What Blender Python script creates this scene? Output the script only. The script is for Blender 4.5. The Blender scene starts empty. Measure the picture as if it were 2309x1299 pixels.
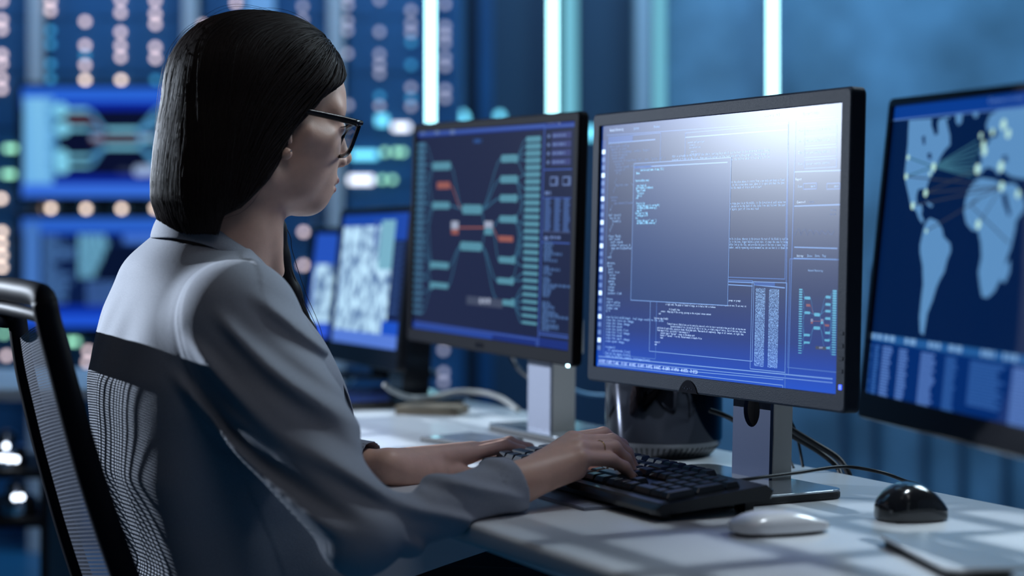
import bpy, math, random
import numpy as np
from mathutils import Vector, Matrix

random.seed(11)
rng = np.random.default_rng(7)
SC = bpy.context.scene
COL = SC.collection

# ------------------------------------------------------------------ camera model
FPX, U0, V0, CZ = 4200.0, 1154.5, 520.0, 1.03      # focal length in pixels of the 2309x1299 frame
def W(u, v, d):
    """measured picture point + distance -> point in the room (metres)"""
    return np.array([(u - U0) / FPX * d, d, CZ - (v - V0) / FPX * d])

cam_d = bpy.data.cameras.new('camera')
cam = bpy.data.objects.new('camera', cam_d)
COL.objects.link(cam)
cam.location = (0, 0, CZ)
cam.rotation_euler = (math.pi / 2, 0, 0)
cam_d.sensor_width = 36.0
cam_d.lens = 36.0 * FPX / 2309.0
cam_d.shift_y = -(649.5 - V0) / 2309.0
cam_d.clip_end = 60
cam_d.dof.use_dof = True
cam_d.dof.focus_distance = 2.24
cam_d.dof.aperture_fstop = (cam_d.lens / 1000.0) / 0.0290
SC.camera = cam

# ------------------------------------------------------------------ materials
def lin(r, g, b):
    f = lambda c: (c / 255.0) / 12.92 if c / 255.0 <= 0.04045 else ((c / 255.0 + 0.055) / 1.055) ** 2.4
    return (f(r), f(g), f(b), 1.0)

def mat(name, col, rough=0.5, metal=0.0, spec=0.5, bump=None, noise=None, coat=0.0, sheen=0.0, aniso=0.0, trans=0.0, sss=0.0, ior=1.5):
    m = bpy.data.materials.new(name); m.use_nodes = True
    nt = m.node_tree; b = nt.nodes['Principled BSDF']
    c = col if len(col) == 4 else tuple(col) + (1.0,)
    b.inputs['Base Color'].default_value = c
    b.inputs['Roughness'].default_value = rough
    b.inputs['Metallic'].default_value = metal
    b.inputs['Specular IOR Level'].default_value = spec
    b.inputs['IOR'].default_value = ior
    if coat: b.inputs['Coat Weight'].default_value = coat; b.inputs['Coat Roughness'].default_value = 0.05
    if sheen: b.inputs['Sheen Weight'].default_value = sheen; b.inputs['Sheen Roughness'].default_value = 0.4
    if aniso: b.inputs['Anisotropic'].default_value = aniso
    if trans: b.inputs['Transmission Weight'].default_value = trans
    if sss:
        b.inputs['Subsurface Weight'].default_value = sss
        b.inputs['Subsurface Radius'].default_value = (0.010, 0.004, 0.002)
        b.inputs['Subsurface Scale'].default_value = 0.6
    tc = None
    if noise or bump:
        tc = nt.nodes.new('ShaderNodeTexCoord')
    if noise:   # (scale, amount, detail)
        n = nt.nodes.new('ShaderNodeTexNoise'); n.inputs['Scale'].default_value = noise[0]; n.inputs['Detail'].default_value = noise[2]
        nt.links.new(tc.outputs['Object'], n.inputs['Vector'])
        r = nt.nodes.new('ShaderNodeMapRange')
        r.inputs['From Min'].default_value = 0.3; r.inputs['From Max'].default_value = 0.7
        r.inputs['To Min'].default_value = 1 - noise[1]; r.inputs['To Max'].default_value = 1 + noise[1]
        nt.links.new(n.outputs['Fac'], r.inputs['Value'])
        mx = nt.nodes.new('ShaderNodeVectorMath'); mx.operation = 'SCALE'
        mx.inputs[0].default_value = c[:3]
        nt.links.new(r.outputs['Result'], mx.inputs['Scale'])
        nt.links.new(mx.outputs['Vector'], b.inputs['Base Color'])
    if bump:    # (scale, strength)
        n = nt.nodes.new('ShaderNodeTexNoise'); n.inputs['Scale'].default_value = bump[0]; n.inputs['Detail'].default_value = 2
        nt.links.new(tc.outputs['Object'], n.inputs['Vector'])
        bp = nt.nodes.new('ShaderNodeBump'); bp.inputs['Strength'].default_value = bump[1]; bp.inputs['Distance'].default_value = 0.001
        nt.links.new(n.outputs['Fac'], bp.inputs['Height'])
        nt.links.new(bp.outputs['Normal'], b.inputs['Normal'])
    return m

def emit(name, col, strength=1.0, base=(0.01, 0.01, 0.01, 1), rough=0.4):
    m = bpy.data.materials.new(name); m.use_nodes = True
    b = m.node_tree.nodes['Principled BSDF']
    b.inputs['Base Color'].default_value = base
    b.inputs['Roughness'].default_value = rough
    b.inputs['Emission Color'].default_value = col
    b.inputs['Emission Strength'].default_value = strength
    return m

# ------------------------------------------------------------------ object helpers
def tag(o, label=None, cat=None, group=None, kind=None):
    if label: o['label'] = label
    if cat: o['category'] = cat
    if group: o['group'] = group
    if kind: o['kind'] = kind
    return o

def empty(name, loc, label=None, cat=None, group=None):
    o = bpy.data.objects.new(name, None); COL.objects.link(o)
    o.location = tuple(float(c) for c in loc); o.empty_display_size = 0.05
    return tag(o, label, cat, group)

def wloc(o):
    p = np.zeros(3)
    while o is not None:
        p += np.array(o.location); o = o.parent
    return p

class MB:
    """collects shapes in room coordinates, builds ONE mesh object"""
    def __init__(self, frame=None, origin=None):
        self.v, self.f, self.m = [], [], []
        self.R = np.eye(3) if frame is None else np.array(frame, float)   # rows = local axes
        self.o = np.zeros(3) if origin is None else np.array(origin, float)
        self.mi = 0
    def T(self, pts):
        return np.asarray(pts, float).reshape(-1, 3) @ self.R + self.o
    def add(self, pts, faces, local=True):
        n = len(self.v)
        P = self.T(pts) if local else np.asarray(pts, float).reshape(-1, 3)
        self.v.extend(P.tolist())
        for f in faces:
            self.f.append([n + i for i in f]); self.m.append(self.mi)
        return self
    def box(self, c, s, ch=0.0):
        """box with chamfered edges: centre, full size"""
        c = np.array(c, float); h = np.array(s, float) / 2
        if ch <= 0:
            P = [c + h * np.array(q) for q in ((-1,-1,-1),(1,-1,-1),(1,1,-1),(-1,1,-1),(-1,-1,1),(1,-1,1),(1,1,1),(-1,1,1))]
            return self.add(P, ((0,3,2,1),(4,5,6,7),(0,1,5,4),(1,2,6,5),(2,3,7,6),(3,0,4,7)))
        ch = min(ch, 0.45 * min(s))
        x, y, z = h; k = ch * 0.30
        prof = []
        def ring(zz, ins):
            a, b = x - ins, y - ins; r = ch
            out = []
            for (cx, cy, a0) in ((a - r, b - r, 0), (-(a - r), b - r, 90), (-(a - r), -(b - r), 180), (a - r, -(b - r), 270)):
                for t in (0, 30, 60, 90):
                    an = math.radians(a0 + t)
                    out.append(c + np.array([cx + r * math.cos(an), cy + r * math.sin(an), zz]))
            return out
        rings = [ring(-z, ch * 0.9), ring(-z + k, k), ring(-z + ch, 0), ring(z - ch, 0), ring(z - k, k), ring(z, ch * 0.9)]
        return self.loft(rings, caps=True)
    def loft(self, rings, caps=True, closed=True, local=True):
        n = len(rings[0]); P = [p for r in rings for p in r]; fs = []
        for i in range(len(rings) - 1):
            for j in range(n if closed else n - 1):
                k = (j + 1) % n
                fs.append((i * n + j, i * n + k, (i + 1) * n + k, (i + 1) * n + j))
        if caps:
            fs.append(tuple(range(n - 1, -1, -1))); fs.append(tuple((len(rings) - 1) * n + j for j in range(n)))
        return self.add(P, fs, local)
    def tube(self, path, r, n=10, caps=True, local=True, flat=None):
        path = np.asarray(path, float); m = len(path)
        rr = np.broadcast_to(np.asarray(r, float), (m,))
        rings = []; up = None
        for i in range(m):
            t = path[min(i + 1, m - 1)] - path[max(i - 1, 0)]; t = t / (np.linalg.norm(t) + 1e-12)
            if up is None:
                a = np.array([0, 0, 1.0]) if abs(t[2]) < 0.9 else np.array([1.0, 0, 0])
                up = np.cross(t, np.cross(a, t))
            up = up - t * up.dot(t); up /= np.linalg.norm(up) + 1e-12
            sd = np.cross(t, up)
            fx = 1.0 if flat is None else flat
            rings.append([path[i] + rr[i] * (math.cos(2 * math.pi * j / n) * up * fx + math.sin(2 * math.pi * j / n) * sd) for j in range(n)])
        return self.loft(rings, caps, True, local)
    def lathe(self, prof, n=32, c=(0, 0, 0), caps=True):
        c = np.array(c, float)
        rings = [[c + np.array([r * math.cos(2 * math.pi * j / n), r * math.sin(2 * math.pi * j / n), z]) for j in range(n)] for r, z in prof]
        return self.loft(rings, caps)
    def sphere(self, c, r, n=16, m=10, sc=(1, 1, 1)):
        c = np.array(c, float); rings = []
        for i in range(m + 1):
            a = math.pi * (i / m) - math.pi / 2; a = max(min(a, 1.55), -1.55)
            rings.append([c + r * np.array([math.cos(a) * math.cos(2 * math.pi * j / n) * sc[0], math.cos(a) * math.sin(2 * math.pi * j / n) * sc[1], math.sin(a) * sc[2]]) for j in range(n)])
        return self.loft(rings, True)
    def prism(self, poly, z0, z1, ch=0.0):
        """vertical extrusion of a 2-D outline (counter-clockwise), softened rims"""
        P = np.array(poly, float); n = len(P)
        def inset(k):
            if k == 0: return P
            out = []
            for i in range(n):
                a, b, c = P[i - 1], P[i], P[(i + 1) % n]
                e1 = (b - a) / (np.linalg.norm(b - a) + 1e-9); e2 = (c - b) / (np.linalg.norm(c - b) + 1e-9)
                nn = np.array([-(e1[1] + e2[1]), e1[0] + e2[0]]); nn /= np.linalg.norm(nn) + 1e-9
                out.append(b + nn * k)
            return np.array(out)
        if ch > 0:
            lv = [(z0, ch * .9), (z0 + ch * .3, ch * .3), (z0 + ch, 0), (z1 - ch, 0), (z1 - ch * .3, ch * .3), (z1, ch * .9)]
        else:
            lv = [(z0, 0), (z1, 0)]
        return self.loft([[np.array([p[0], p[1], z]) for p in inset(k)] for z, k in lv], True)
    def build(self, name, mats, parent=None, smooth=False, angle=None):
        me = bpy.data.meshes.new(name)
        V = np.array(self.v, float).reshape(-1, 3)
        if parent is not None: V = V - wloc(parent)
        me.from_pydata(V.tolist(), [], self.f)
        ms = mats if isinstance(mats, (list, tuple)) else [mats]
        for m_ in ms: me.materials.append(m_)
        if len(ms) > 1: me.polygons.foreach_set('material_index', self.m)
        if smooth: me.polygons.foreach_set('use_smooth', [True] * len(me.polygons))
        me.update()
        o = bpy.data.objects.new(name, me); COL.objects.link(o)
        if parent is not None: o.parent = parent
        if smooth and angle:
            try: me.set_sharp_from_angle(angle=math.radians(angle))
            except Exception: pass
        return o

def spline(P, n):
    """Catmull-Rom through points"""
    P = np.asarray(P, float); Q = np.vstack([2 * P[0] - P[1], P, 2 * P[-1] - P[-2]]); out = []
    m = len(P) - 1
    for s in np.linspace(0, m, n):
        i = min(int(s), m - 1); t = s - i
        a, b, c, d = Q[i], Q[i + 1], Q[i + 2], Q[i + 3]
        out.append(0.5 * ((2 * b) + (-a + c) * t + (2 * a - 5 * b + 4 * c - d) * t * t + (-a + 3 * b - 3 * c + d) * t ** 3))
    return np.array(out)

def copy_tree(o, parent=None):
    c = o.copy(); COL.objects.link(c); c.parent = parent
    for ch in list(o.children): copy_tree(ch, c)
    return c

# ------------------------------------------------------------------ signed-distance bodies -> one smooth mesh
class SDF:
    def __init__(self): self.ops = []
    def u(self, fn, k=0.01): self.ops.append((0, fn, k)); return self      # smooth union
    def s(self, fn, k=0.005): self.ops.append((1, fn, k)); return self     # smooth subtraction
    def i(self, fn, k=0.005): self.ops.append((2, fn, k)); return self     # smooth intersection
    def disp(self, fn): self.ops.append((3, fn, 0)); return self           # outward displacement
    def ev(self, P, ops=None):
        d = None
        for op, fn, k in (self.ops if ops is None else ops):
            x = fn(P)
            if op == 0:
                if d is None: d = x; continue
                h = np.clip(0.5 + 0.5 * (d - x) / k, 0, 1); d = d * (1 - h) + x * h - k * h * (1 - h)
            elif op == 1:
                x = -x; h = np.clip(0.5 - 0.5 * (d - x) / k, 0, 1); d = d * (1 - h) + x * h + k * h * (1 - h)
            elif op == 2:
                h = np.clip(0.5 - 0.5 * (d - x) / k, 0, 1); d = d * (1 - h) + x * h + k * h * (1 - h)
            else: d = d - x
        return d
    def prune(self, c, rad):
        vals = [fn(c)[0] if op != 3 else 0 for op, fn, k in self.ops]
        us = [v for v, o in zip(vals, self.ops) if o[0] == 0]
        mn = min(us); keep = []
        for v, o in zip(vals, self.ops):
            if o[0] == 0 and v > mn + 2.6 * rad + 2 * o[2]: continue
            if o[0] == 1 and v > 2.6 * rad + 2 * o[2]: continue
            keep.append(o)
        return keep
    def mesh(self, lo, hi, h, slack=0.012):
        lo = np.array(lo, float); hi = np.array(hi, float)
        B = 20
        nb = np.ceil((hi - lo) / h / B).astype(int); n = nb * B + 1
        F = np.full(n, 1.0, np.float32)
        rad = B * h * 0.5 * math.sqrt(3)
        bi = np.stack(np.meshgrid(*[np.arange(k) for k in nb], indexing='ij'), -1).reshape(-1, 3)
        ctr = lo + (bi * B + B / 2) * h
        dc = self.ev(ctr)
        for b, d, c in zip(bi, dc, ctr):
            if abs(d) > rad * 1.15 + slack:
                if d < 0: F[b[0]*B:b[0]*B+B+1, b[1]*B:b[1]*B+B+1, b[2]*B:b[2]*B+B+1] = -1
        for b, d, c in zip(bi, dc, ctr):
            if abs(d) <= rad * 1.15 + slack:
                ops = self.prune(c[None], rad + slack)
                g = [lo[k] + (b[k] * B + np.arange(B + 1)) * h for k in range(3)]
                P = np.stack(np.meshgrid(*g, indexing='ij'), -1).reshape(-1, 3)
                F[b[0]*B:b[0]*B+B+1, b[1]*B:b[1]*B+B+1, b[2]*B:b[2]*B+B+1] = self.ev(P, ops).reshape(B + 1, B + 1, B + 1)
        F[0] = F[-1] = 1; F[:, 0] = F[:, -1] = 1; F[:, :, 0] = F[:, :, -1] = 1
        S = (F < 0)
        cnt = np.zeros(n - 1, np.int8)
        for dx in (0, 1):
            for dy in (0, 1):
                for dz in (0, 1):
                    cnt += S[dx:n[0]-1+dx, dy:n[1]-1+dy, dz:n[2]-1+dz]
        act = np.argwhere((cnt > 0) & (cnt < 8)); del cnt
        offs = np.array([(0,0,0),(1,0,0),(0,1,0),(1,1,0),(0,0,1),(1,0,1),(0,1,1),(1,1,1)])
        fv = np.stack([F[act[:,0]+o[0], act[:,1]+o[1], act[:,2]+o[2]] for o in offs], 1).astype(float)
        acc = np.zeros((len(act), 3)); num = np.zeros(len(act))
        for a in range(8):
            for b in range(a + 1, 8):
                if np.abs(offs[a] - offs[b]).sum() != 1: continue
                fa, fb = fv[:, a], fv[:, b]; cr = (fa < 0) != (fb < 0)
                t = np.where(cr, fa / np.where(cr, fa - fb, 1), 0)
                acc += np.where(cr[:, None], offs[a] + t[:, None] * (offs[b] - offs[a]), 0); num += cr
        V = lo + (act + acc / num[:, None]) * h
        ids = np.full(n - 1, -1, np.int32); ids[act[:,0], act[:,1], act[:,2]] = np.arange(len(act))
        quads = []
        for ax in range(3):
            sl0 = [slice(None)] * 3; sl1 = [slice(None)] * 3
            sl0[ax] = slice(0, n[ax] - 1); sl1[ax] = slice(1, n[ax])
            A, Bq = S[tuple(sl0)], S[tuple(sl1)]
            e = np.argwhere(A != Bq)
            b_, c_ = (ax + 1) % 3, (ax + 2) % 3
            e = e[(e[:, b_] > 0) & (e[:, c_] > 0) & (e[:, b_] < n[b_] - 1) & (e[:, c_] < n[c_] - 1)]
            ins = A[e[:,0], e[:,1], e[:,2]]
            q = []
            for db, dc2 in ((-1,-1),(0,-1),(0,0),(-1,0)):
                k = e.copy(); k[:, b_] += db; k[:, c_] += dc2
                q.append(ids[k[:,0], k[:,1], k[:,2]])
            q = np.stack(q, 1); q[~ins] = q[~ins][:, ::-1]
            quads.append(q)
        Q = np.concatenate(quads)
        return V, Q

def mesh_np(name, V, Q, mats, parent=None, smooth=True):
    me = bpy.data.meshes.new(name)
    if parent is not None: V = V - wloc(parent)
    nv, nq, k = len(V), len(Q), Q.shape[1]
    me.vertices.add(nv); me.vertices.foreach_set('co', np.ascontiguousarray(V, np.float32).ravel())
    me.loops.add(nq * k); me.loops.foreach_set('vertex_index', np.ascontiguousarray(Q, np.int32).ravel())
    me.polygons.add(nq); me.polygons.foreach_set('loop_start', np.arange(0, nq * k, k, dtype=np.int32))
    if smooth: me.polygons.foreach_set('use_smooth', np.ones(nq, bool))
    for m_ in (mats if isinstance(mats, (list, tuple)) else [mats]): me.materials.append(m_)
    me.update(calc_edges=True); me.validate()
    o = bpy.data.objects.new(name, me); COL.objects.link(o)
    if parent is not None: o.parent = parent
    return o

def smooth_verts(V, Q, it=1, lam=0.5):
    n = len(V)
    for _ in range(it):
        acc = np.zeros_like(V); cnt = np.zeros(n)
        for a in range(4):
            b = (a + 1) % 4
            np.add.at(acc, Q[:, a], V[Q[:, b]]); np.add.at(cnt, Q[:, a], 1)
            np.add.at(acc, Q[:, b], V[Q[:, a]]); np.add.at(cnt, Q[:, b], 1)
        V = V + lam * (acc / cnt[:, None] - V)
    return V

def cone(a, b, ra, rb):
    a = np.asarray(a, float); b = np.asarray(b, float); ab = b - a; L = ab.dot(ab) + 1e-12
    def f(P):
        t = np.clip(((P - a) @ ab) / L, 0, 1)
        return np.linalg.norm(P - a - t[:, None] * ab, axis=1) - (ra + (rb - ra) * t)
    return f
def ell(c, r, M=None):
    c = np.asarray(c, float); r = np.asarray(r, float)
    def f(P):
        q = P - c
        if M is not None: q = q @ M.T          # rows of M = local axes
        k0 = np.linalg.norm(q / r, axis=1); k1 = np.linalg.norm(q / (r * r), axis=1) + 1e-9
        return k0 * (k0 - 1) / k1
    return f
def sph(c, r): return cone(c, np.asarray(c, float) + 1e-6, r, r)
def half(p, nrm):
    p = np.asarray(p, float); nrm = np.asarray(nrm, float); nrm = nrm / np.linalg.norm(nrm)
    return lambda P: (P - p) @ nrm
def ss(x, a, b):
    t = np.clip((x - a) / (b - a), 0, 1); return t * t * (3 - 2 * t)
# ================================================================== THE ROOM
M = {}
M['floor'] = mat('floor_vinyl', lin(38, 92, 122), 0.35, noise=(3, .15, 3))
M['wall'] = mat('concrete_wall', (0.20, 0.27, 0.34), 0.75, noise=(2.6, .42, 4), bump=(40, .3))
M['panel_dark'] = mat('navy_wall_panel', (0.035, 0.06, 0.10), 0.6)
M['rack'] = mat('rack_blue_steel', (0.022, 0.095, 0.21), 0.45, noise=(2.0, .2, 2))
M['post'] = mat('rack_post_grey', (0.55, 0.50, 0.50), 0.5)
M['post_blue'] = mat('rack_post_pale', (0.40, 0.55, 0.72), 0.5)
M['black'] = mat('black_plastic', (0.010, 0.011, 0.014), 0.42, spec=.22)
M['matte_black'] = mat('matte_black', (0.010, 0.011, 0.013), 0.6)
M['glow_bar'] = emit('led_tube', (0.40, 0.88, 1.0, 1), 7.0)
M['led_dim'] = emit('lit_panel_glow', (0.20, 0.62, 0.80, 1), 0.85)  # painted glow for panels lit by the bars, not LEDs
M['led_white'] = emit('status_led_white', (0.78, 0.62, 0.66, 1), 3.1)
M['led_warm'] = emit('status_led_warm', (0.95, 0.74, 0.62, 1), 4.3)
M['led_dimw'] = emit('status_led_faint', (0.42, 0.44, 0.60, 1), 1.9)
M['led_blue'] = emit('status_led_blue', (0.06, 0.42, 0.80, 1), 1.5)
M['led_green'] = emit('status_led_green', (0.30, 0.72, 0.50, 1), 2.6)
M['lamp_white'] = emit('display_bar_white', (0.80, 0.86, 1.0, 1), 2.6)
M['lamp_cyan'] = emit('display_bar_cyan', (0.16, 0.68, 0.95, 1), 2.2)
M['alu'] = mat('brushed_aluminium', (0.62, 0.63, 0.66), 0.32, metal=1.0)
M['desk'] = mat('white_desk_laminate', (0.60, 0.62, 0.65), 0.24, spec=0.6)
M['desk_far'] = mat('pale_desk_laminate', (0.52, 0.56, 0.62), 0.4)

YW = 6.75
fl = MB(); fl.box((0, 2.0, -0.05), (9.0, 9.7, 0.1)); tag(fl.build('floor', M['floor']), 'dark blue floor', 'floor', kind='structure')
w = MB(); w.box((0.3, YW + .05, 1.7), (9.0, 0.1, 3.4)); tag(w.build('wall_back', M['wall']), 'mottled blue concrete wall at the back', 'wall', kind='structure')
w = MB(); w.box((-4.15, 2.0, 1.7), (0.1, 9.6, 3.4)); tag(w.build('wall_left', M['panel_dark']), kind='structure')
w = MB(); w.box((4.35, 2.0, 1.7), (0.1, 9.6, 3.4)); tag(w.build('wall_right', M['wall']), kind='structure')
# dark recessed panels between the racks and the concrete, narrow dark vertical strips low on the wall
w = MB(); w.box((0.05, YW - .02, 1.7), (0.46, 0.04, 3.4)); tag(w.build('trim_1', M['panel_dark']), kind='structure')
w = MB(); w.box((0.35, YW - .015, 1.7), (0.17, 0.03, 3.4)); tag(w.build('trim_2', M['panel_dark']), kind='structure')
for i, u in enumerate((1905, 1975, 2085, 2170, 2268)):
    w = MB(); x = (u - U0) / FPX * YW
    w.box((x, YW - .012, 0.45), (0.020, 0.024, 0.9)); tag(w.build('trim_%d' % (3 + i), M['panel_dark']), kind='structure')

# ---- server racks with rows of status lights
YR = 6.0
XR = lambda u: (u - U0) / FPX * YR
LZ = lambda v: CZ - (v - V0) / FPX * YR
dots = {
 'a': [(5,2,'w'),(5,45,'w'),(5,67,'w'),(5,123,'w'),(5,144,'w'),(5,177,'w'),(5,201,'w'),(18,335,'g'),(32,335,'g'),(14,393,'g'),(28,393,'g'),(4,448,'W'),(5,523,'W'),(4,550,'W'),(5,576,'W'),(5,603,'W'),(10,752,'g'),(16,802,'w')],
 'b': [(115,2,'w'),(115,24,'w'),(115,69,'b'),(115,100,'b'),(115,145,'b'),(115,178,'b'),(193,49,'w'),(193,103,'w'),(193,125,'b'),(193,147,'w'),(193,181,'W'),
       (273,0,'w'),(273,29,'w'),(273,73,'w'),(273,104,'w'),(273,129,'w'),(274,181,'W'),(351,2,'w'),(351,32,'w'),(351,55,'w'),(351,107,'w'),(351,132,'w'),(352,181,'b'),
       (116,470,'W'),(195,471,'W'),(275,471,'W'),(351,470,'W'),(158,770,'g'),(172,770,'g'),(200,791,'w'),(198,817,'w')],
 'c': [(459,57,'w'),(533,7,'w'),(683,15,'f'),(683,45,'f'),(685,523,'w'),(685,598,'w'),(682,712,'w')],
 'd': [(785,-8,'f'),(785,12,'f'),(784,48,'f'),(784,69,'f'),(784,121,'f'),(785,237,'f'),(856,0,'f'),(856,72,'f'),(856,123,'f'),(856,146,'f'),(856,166,'f'),(856,218,'b'),(856,239,'f'),
       (927,24,'f'),(927,54,'f'),(927,74,'f'),(927,95,'b'),(927,147,'b'),(927,198,'f'),(927,222,'b'),(927,240,'f'),(1004,10,'f'),(1004,60,'f'),(1004,78,'f'),(1004,97,'f'),(1004,130,'f'),(1004,150,'f'),(1004,202,'f'),(1004,222,'f'),
       (868,343,'g'),(893,343,'g'),(908,343,'g'),(862,405,'g'),(885,405,'g'),(925,795,'f'),(1000,789,'f'),(928,842,'f'),(1000,840,'f'),(1000,861,'f')]}
cols = {'w': 'led_white', 'W': 'led_warm', 'f': 'led_dimw', 'b': 'led_blue', 'g': 'led_green'}
racks = {'a': (-125, 76, 'leftmost blue server rack, cut by the frame edge, green and white lights'),
         'b': (101, 418, 'blue server rack behind the two wall screens with pale light columns'),
         'c': (451, 742, 'blue server rack directly behind the seated person, mostly hidden'),
         'd': (776, 1036, 'blue server rack with faint lights and bright display bars behind the glasses')}
dot_me = {}
for k, (u0, u1, lab) in racks.items():
    x0, x1 = XR(u0), XR(u1)
    r = empty('server_rack', ((x0 + x1) / 2, YR, 0), lab, 'server rack', 'server racks along the back wall')
    b = MB(); b.box(((x0 + x1) / 2, YR + .35, 1.15), (x1 - x0, .66, 2.3), .006); b.build('cabinet', M['rack'], r)
    b = MB(); b.box(((x0 + x1) / 2, YR + .012, 1.17), (x1 - x0 - .02, .02, 2.2), .004)
    for z in np.arange(.12, 2.2, .0889 * 2): b.box(((x0 + x1) / 2, YR + .001, z), (x1 - x0 - .03, .006, .006))
    b.build('door', M['rack'], r)
    b = MB(); b.tube([(x1 - .04, YR - .03, .95), (x1 - .04, YR - .03, 1.1)], .008); b.box((x1 - .04, YR - .015, .955), (.012, .03, .012)); b.box((x1 - .04, YR - .015, 1.095), (.012, .03, .012))
    b.build('handle', M['alu'], r)
    for (u, v, c) in dots[k]:
        if c not in dot_me:
            b = MB(); p = (0, 0, 0); n = 14; R_ = .0092
            b.add([(R_ * math.cos(2 * math.pi * j / n), -.004, R_ * math.sin(2 * math.pi * j / n)) for j in range(n)] + [(R_ * math.cos(2 * math.pi * j / n), .006, R_ * math.sin(2 * math.pi * j / n)) for j in range(n)],
                  [tuple(range(n))] + [(j, n + j, n + (j + 1) % n, (j + 1) % n) for j in range(n)])
            o = b.build('indicator_or_glint', M[cols[c]]); dot_me[c] = o.data; 
        else:
            o = bpy.data.objects.new('indicator_or_glint', dot_me[c]); COL.objects.link(o)
        o.parent = r; o.location = (XR(u) - (x0 + x1) / 2, -.008, LZ(v))
    if k == 'd':
        for (u, v, wd, ht, c) in ((905, 287, .055, .020, 'lamp_white'), (822, 350, .085, .022, 'lamp_cyan'), (815, 406, .078, .024, 'lamp_white'), (862, 272, .035, .030, 'lamp_cyan')):
            b = MB(); b.box((XR(u), YR - .012, LZ(v)), (wd, .014, ht), .004); b.build('display_bar', M[c], r)
for u0, u1, mk, lab in ((74, 103, 'post', 'dull grey upright post left of the two wall screens'), (419, 450, 'post', 'grey upright post just behind the crown of dark hair'),
                        (743, 775, 'post', 'pale grey upright post right beside the face'), (560, 622, 'post_blue', 'wide pale blue upright strip above the head')):
    x0, x1 = XR(u0), XR(u1)
    b = MB(); b.box(((x0 + x1) / 2, YR - .04, 1.15), (x1 - x0, .05, 2.3), .004); tag(b.build('upright_post', M[mk]), lab, 'post', 'posts between the server racks')
for (u, v, rad, c, lab) in ((1036, 268, .030, 'lamp_cyan', 'round cyan lamp peeking over the left monitor, larger of two'), (1127, 262, .015, 'lamp_cyan', 'small round cyan lamp peeking over the left monitor'), (1331, 300, .022, 'lamp_cyan', 'cyan lamp seen in the gap between two monitors')):
    r = empty('wall_lamp', (XR(u), YW - .05, LZ(v)), lab, 'lamp')
    y = 6.3; x = (u - U0) / FPX * y; z = CZ - (v - V0) / FPX * y
    r.location = (x, YW - .05, z)
    b = MB(); b.sphere((x, y, z), rad, 20, 12, (1, .5, 1)); b.build('lamp_globe', M[c], r, True)
    b = MB(); b.tube([(x, y + .01, z), (x, YW - .03, z)], .008); b.build('bracket', M['black'], r)

# ---- vertical LED tubes, and lit strips painted as glow
def glow_bar(u, y, wd, label, mk='glow_bar', z0=.98):
    x = (u - U0) / FPX * y
    r = empty('led_or_lit_strip', (x, y, z0), label, 'light', 'vertical light bars')
    b = MB(); b.box((x, y, (z0 + 2.3) / 2), (wd, .012, 2.3 - z0), .003); b.build('diffuser', M[mk], r)
    b = MB(); b.box((x, y + .020, (z0 + 2.32) / 2), (wd + .012, .026, 2.32 - z0), .003); b.build('mount', M['black'], r)
glow_bar(971, 5.9, .016, 'leftmost glowing white light bar, in front of the server rack')
glow_bar(1246, 6.6, .018, 'glowing white light bar rising behind the right end of the left monitor')
glow_bar(1742, 6.6, .020, 'glowing white light bar rising behind the centre monitor')
glow_bar(1487, 6.6, .040, 'lit metal strip painted as soft cyan glow between two bright bars', 'led_dim')  # metal panel lit by the bars, its sheen painted as emission
glow_bar(1285, 6.68, .050, 'lit wall edge painted as dim cyan glow close beside the second bright bar', 'led_dim')  # lighter wall edge beside the bar, painted as emission
b = MB(); x = (1450 - U0) / FPX * 6.6; b.box((x, 6.62, 1.7), (.05, .05, 3.4)); tag(b.build('trim_8', M['post']), kind='structure')
b = MB(); x = (1095 - U0) / FPX * 6.6; b.box((x, 6.68, 1.7), (.05, .05, 3.4)); tag(b.build('trim_9', M['rack']), kind='structure')

# ---- far desk and the shelf under it
FD = empty('desk', (-1.45, 3.92, 0), 'far pale desk behind the office chair, under the wall screens', 'desk')
b = MB(); b.box((-1.40, 3.93, .707), (2.1, .54, .026), .006); b.build('desktop', M['desk_far'], FD)
for x in (-2.4, -.42):
    b = MB(); b.box((x, 3.95, .347), (.04, .46, .694), .004); b.build('leg', M['desk_far'], FD)
SH = empty('shelf_unit', (-1.25, 3.85, 0), 'low dark open shelf under the far desk, left of the chair', 'shelf')
b = MB(); b.box((-1.24, 3.93, .535), (.58, .3, .018), .003); b.build('shelf', M['matte_black'], SH)
b = MB(); b.box((-1.24, 3.93, .435), (.58, .3, .018), .003); b.build('shelf', M['matte_black'], SH)
for x in (-1.53, -.95):
    b = MB(); b.box((x, 3.93, .33), (.018, .3, .66), .003); b.build('upright', M['matte_black'], SH)
M['chrome'] = mat('polished_chrome', (0.75, 0.76, 0.80), 0.12, metal=1.0)
M['glint'] = emit('painted_glint', (0.75, 0.85, 1.0, 1), 7.0)  # painted glow for glints on the chrome, no LEDs
def canister(u, zs, y, hts, lab, pts):
    x = (u - U0) / FPX * y
    r = empty('metal_canister', (x, y, zs), lab, 'device')
    b = MB(); b.lathe([(.006, 0), (.042, .0), (.044, .006), (.040, hts * .55), (.022, hts * .62), (.020, hts * .9), (.008, hts)], 24, (x, y, zs)); b.build('housing', M['chrome'], r, True, 40)
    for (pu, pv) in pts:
        q = W(pu, pv, y - .05); b = MB(); b.sphere(q, .0055, 10, 8); b.build('indicator_or_glint', M['glint'], r, True)  # glowing spheres stand in for glints on the metal
canister(14, .5446, 3.84, .075, 'shiny metal canister with painted white glints on the top shelf under the far desk', ((14, 1006), (4, 1033), (20, 1036), (36, 1036)))
canister(36, .4446, 3.84, .07, 'shiny metal canister on the bottom shelf under the far desk', ((34, 1122), (48, 1121)))

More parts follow.
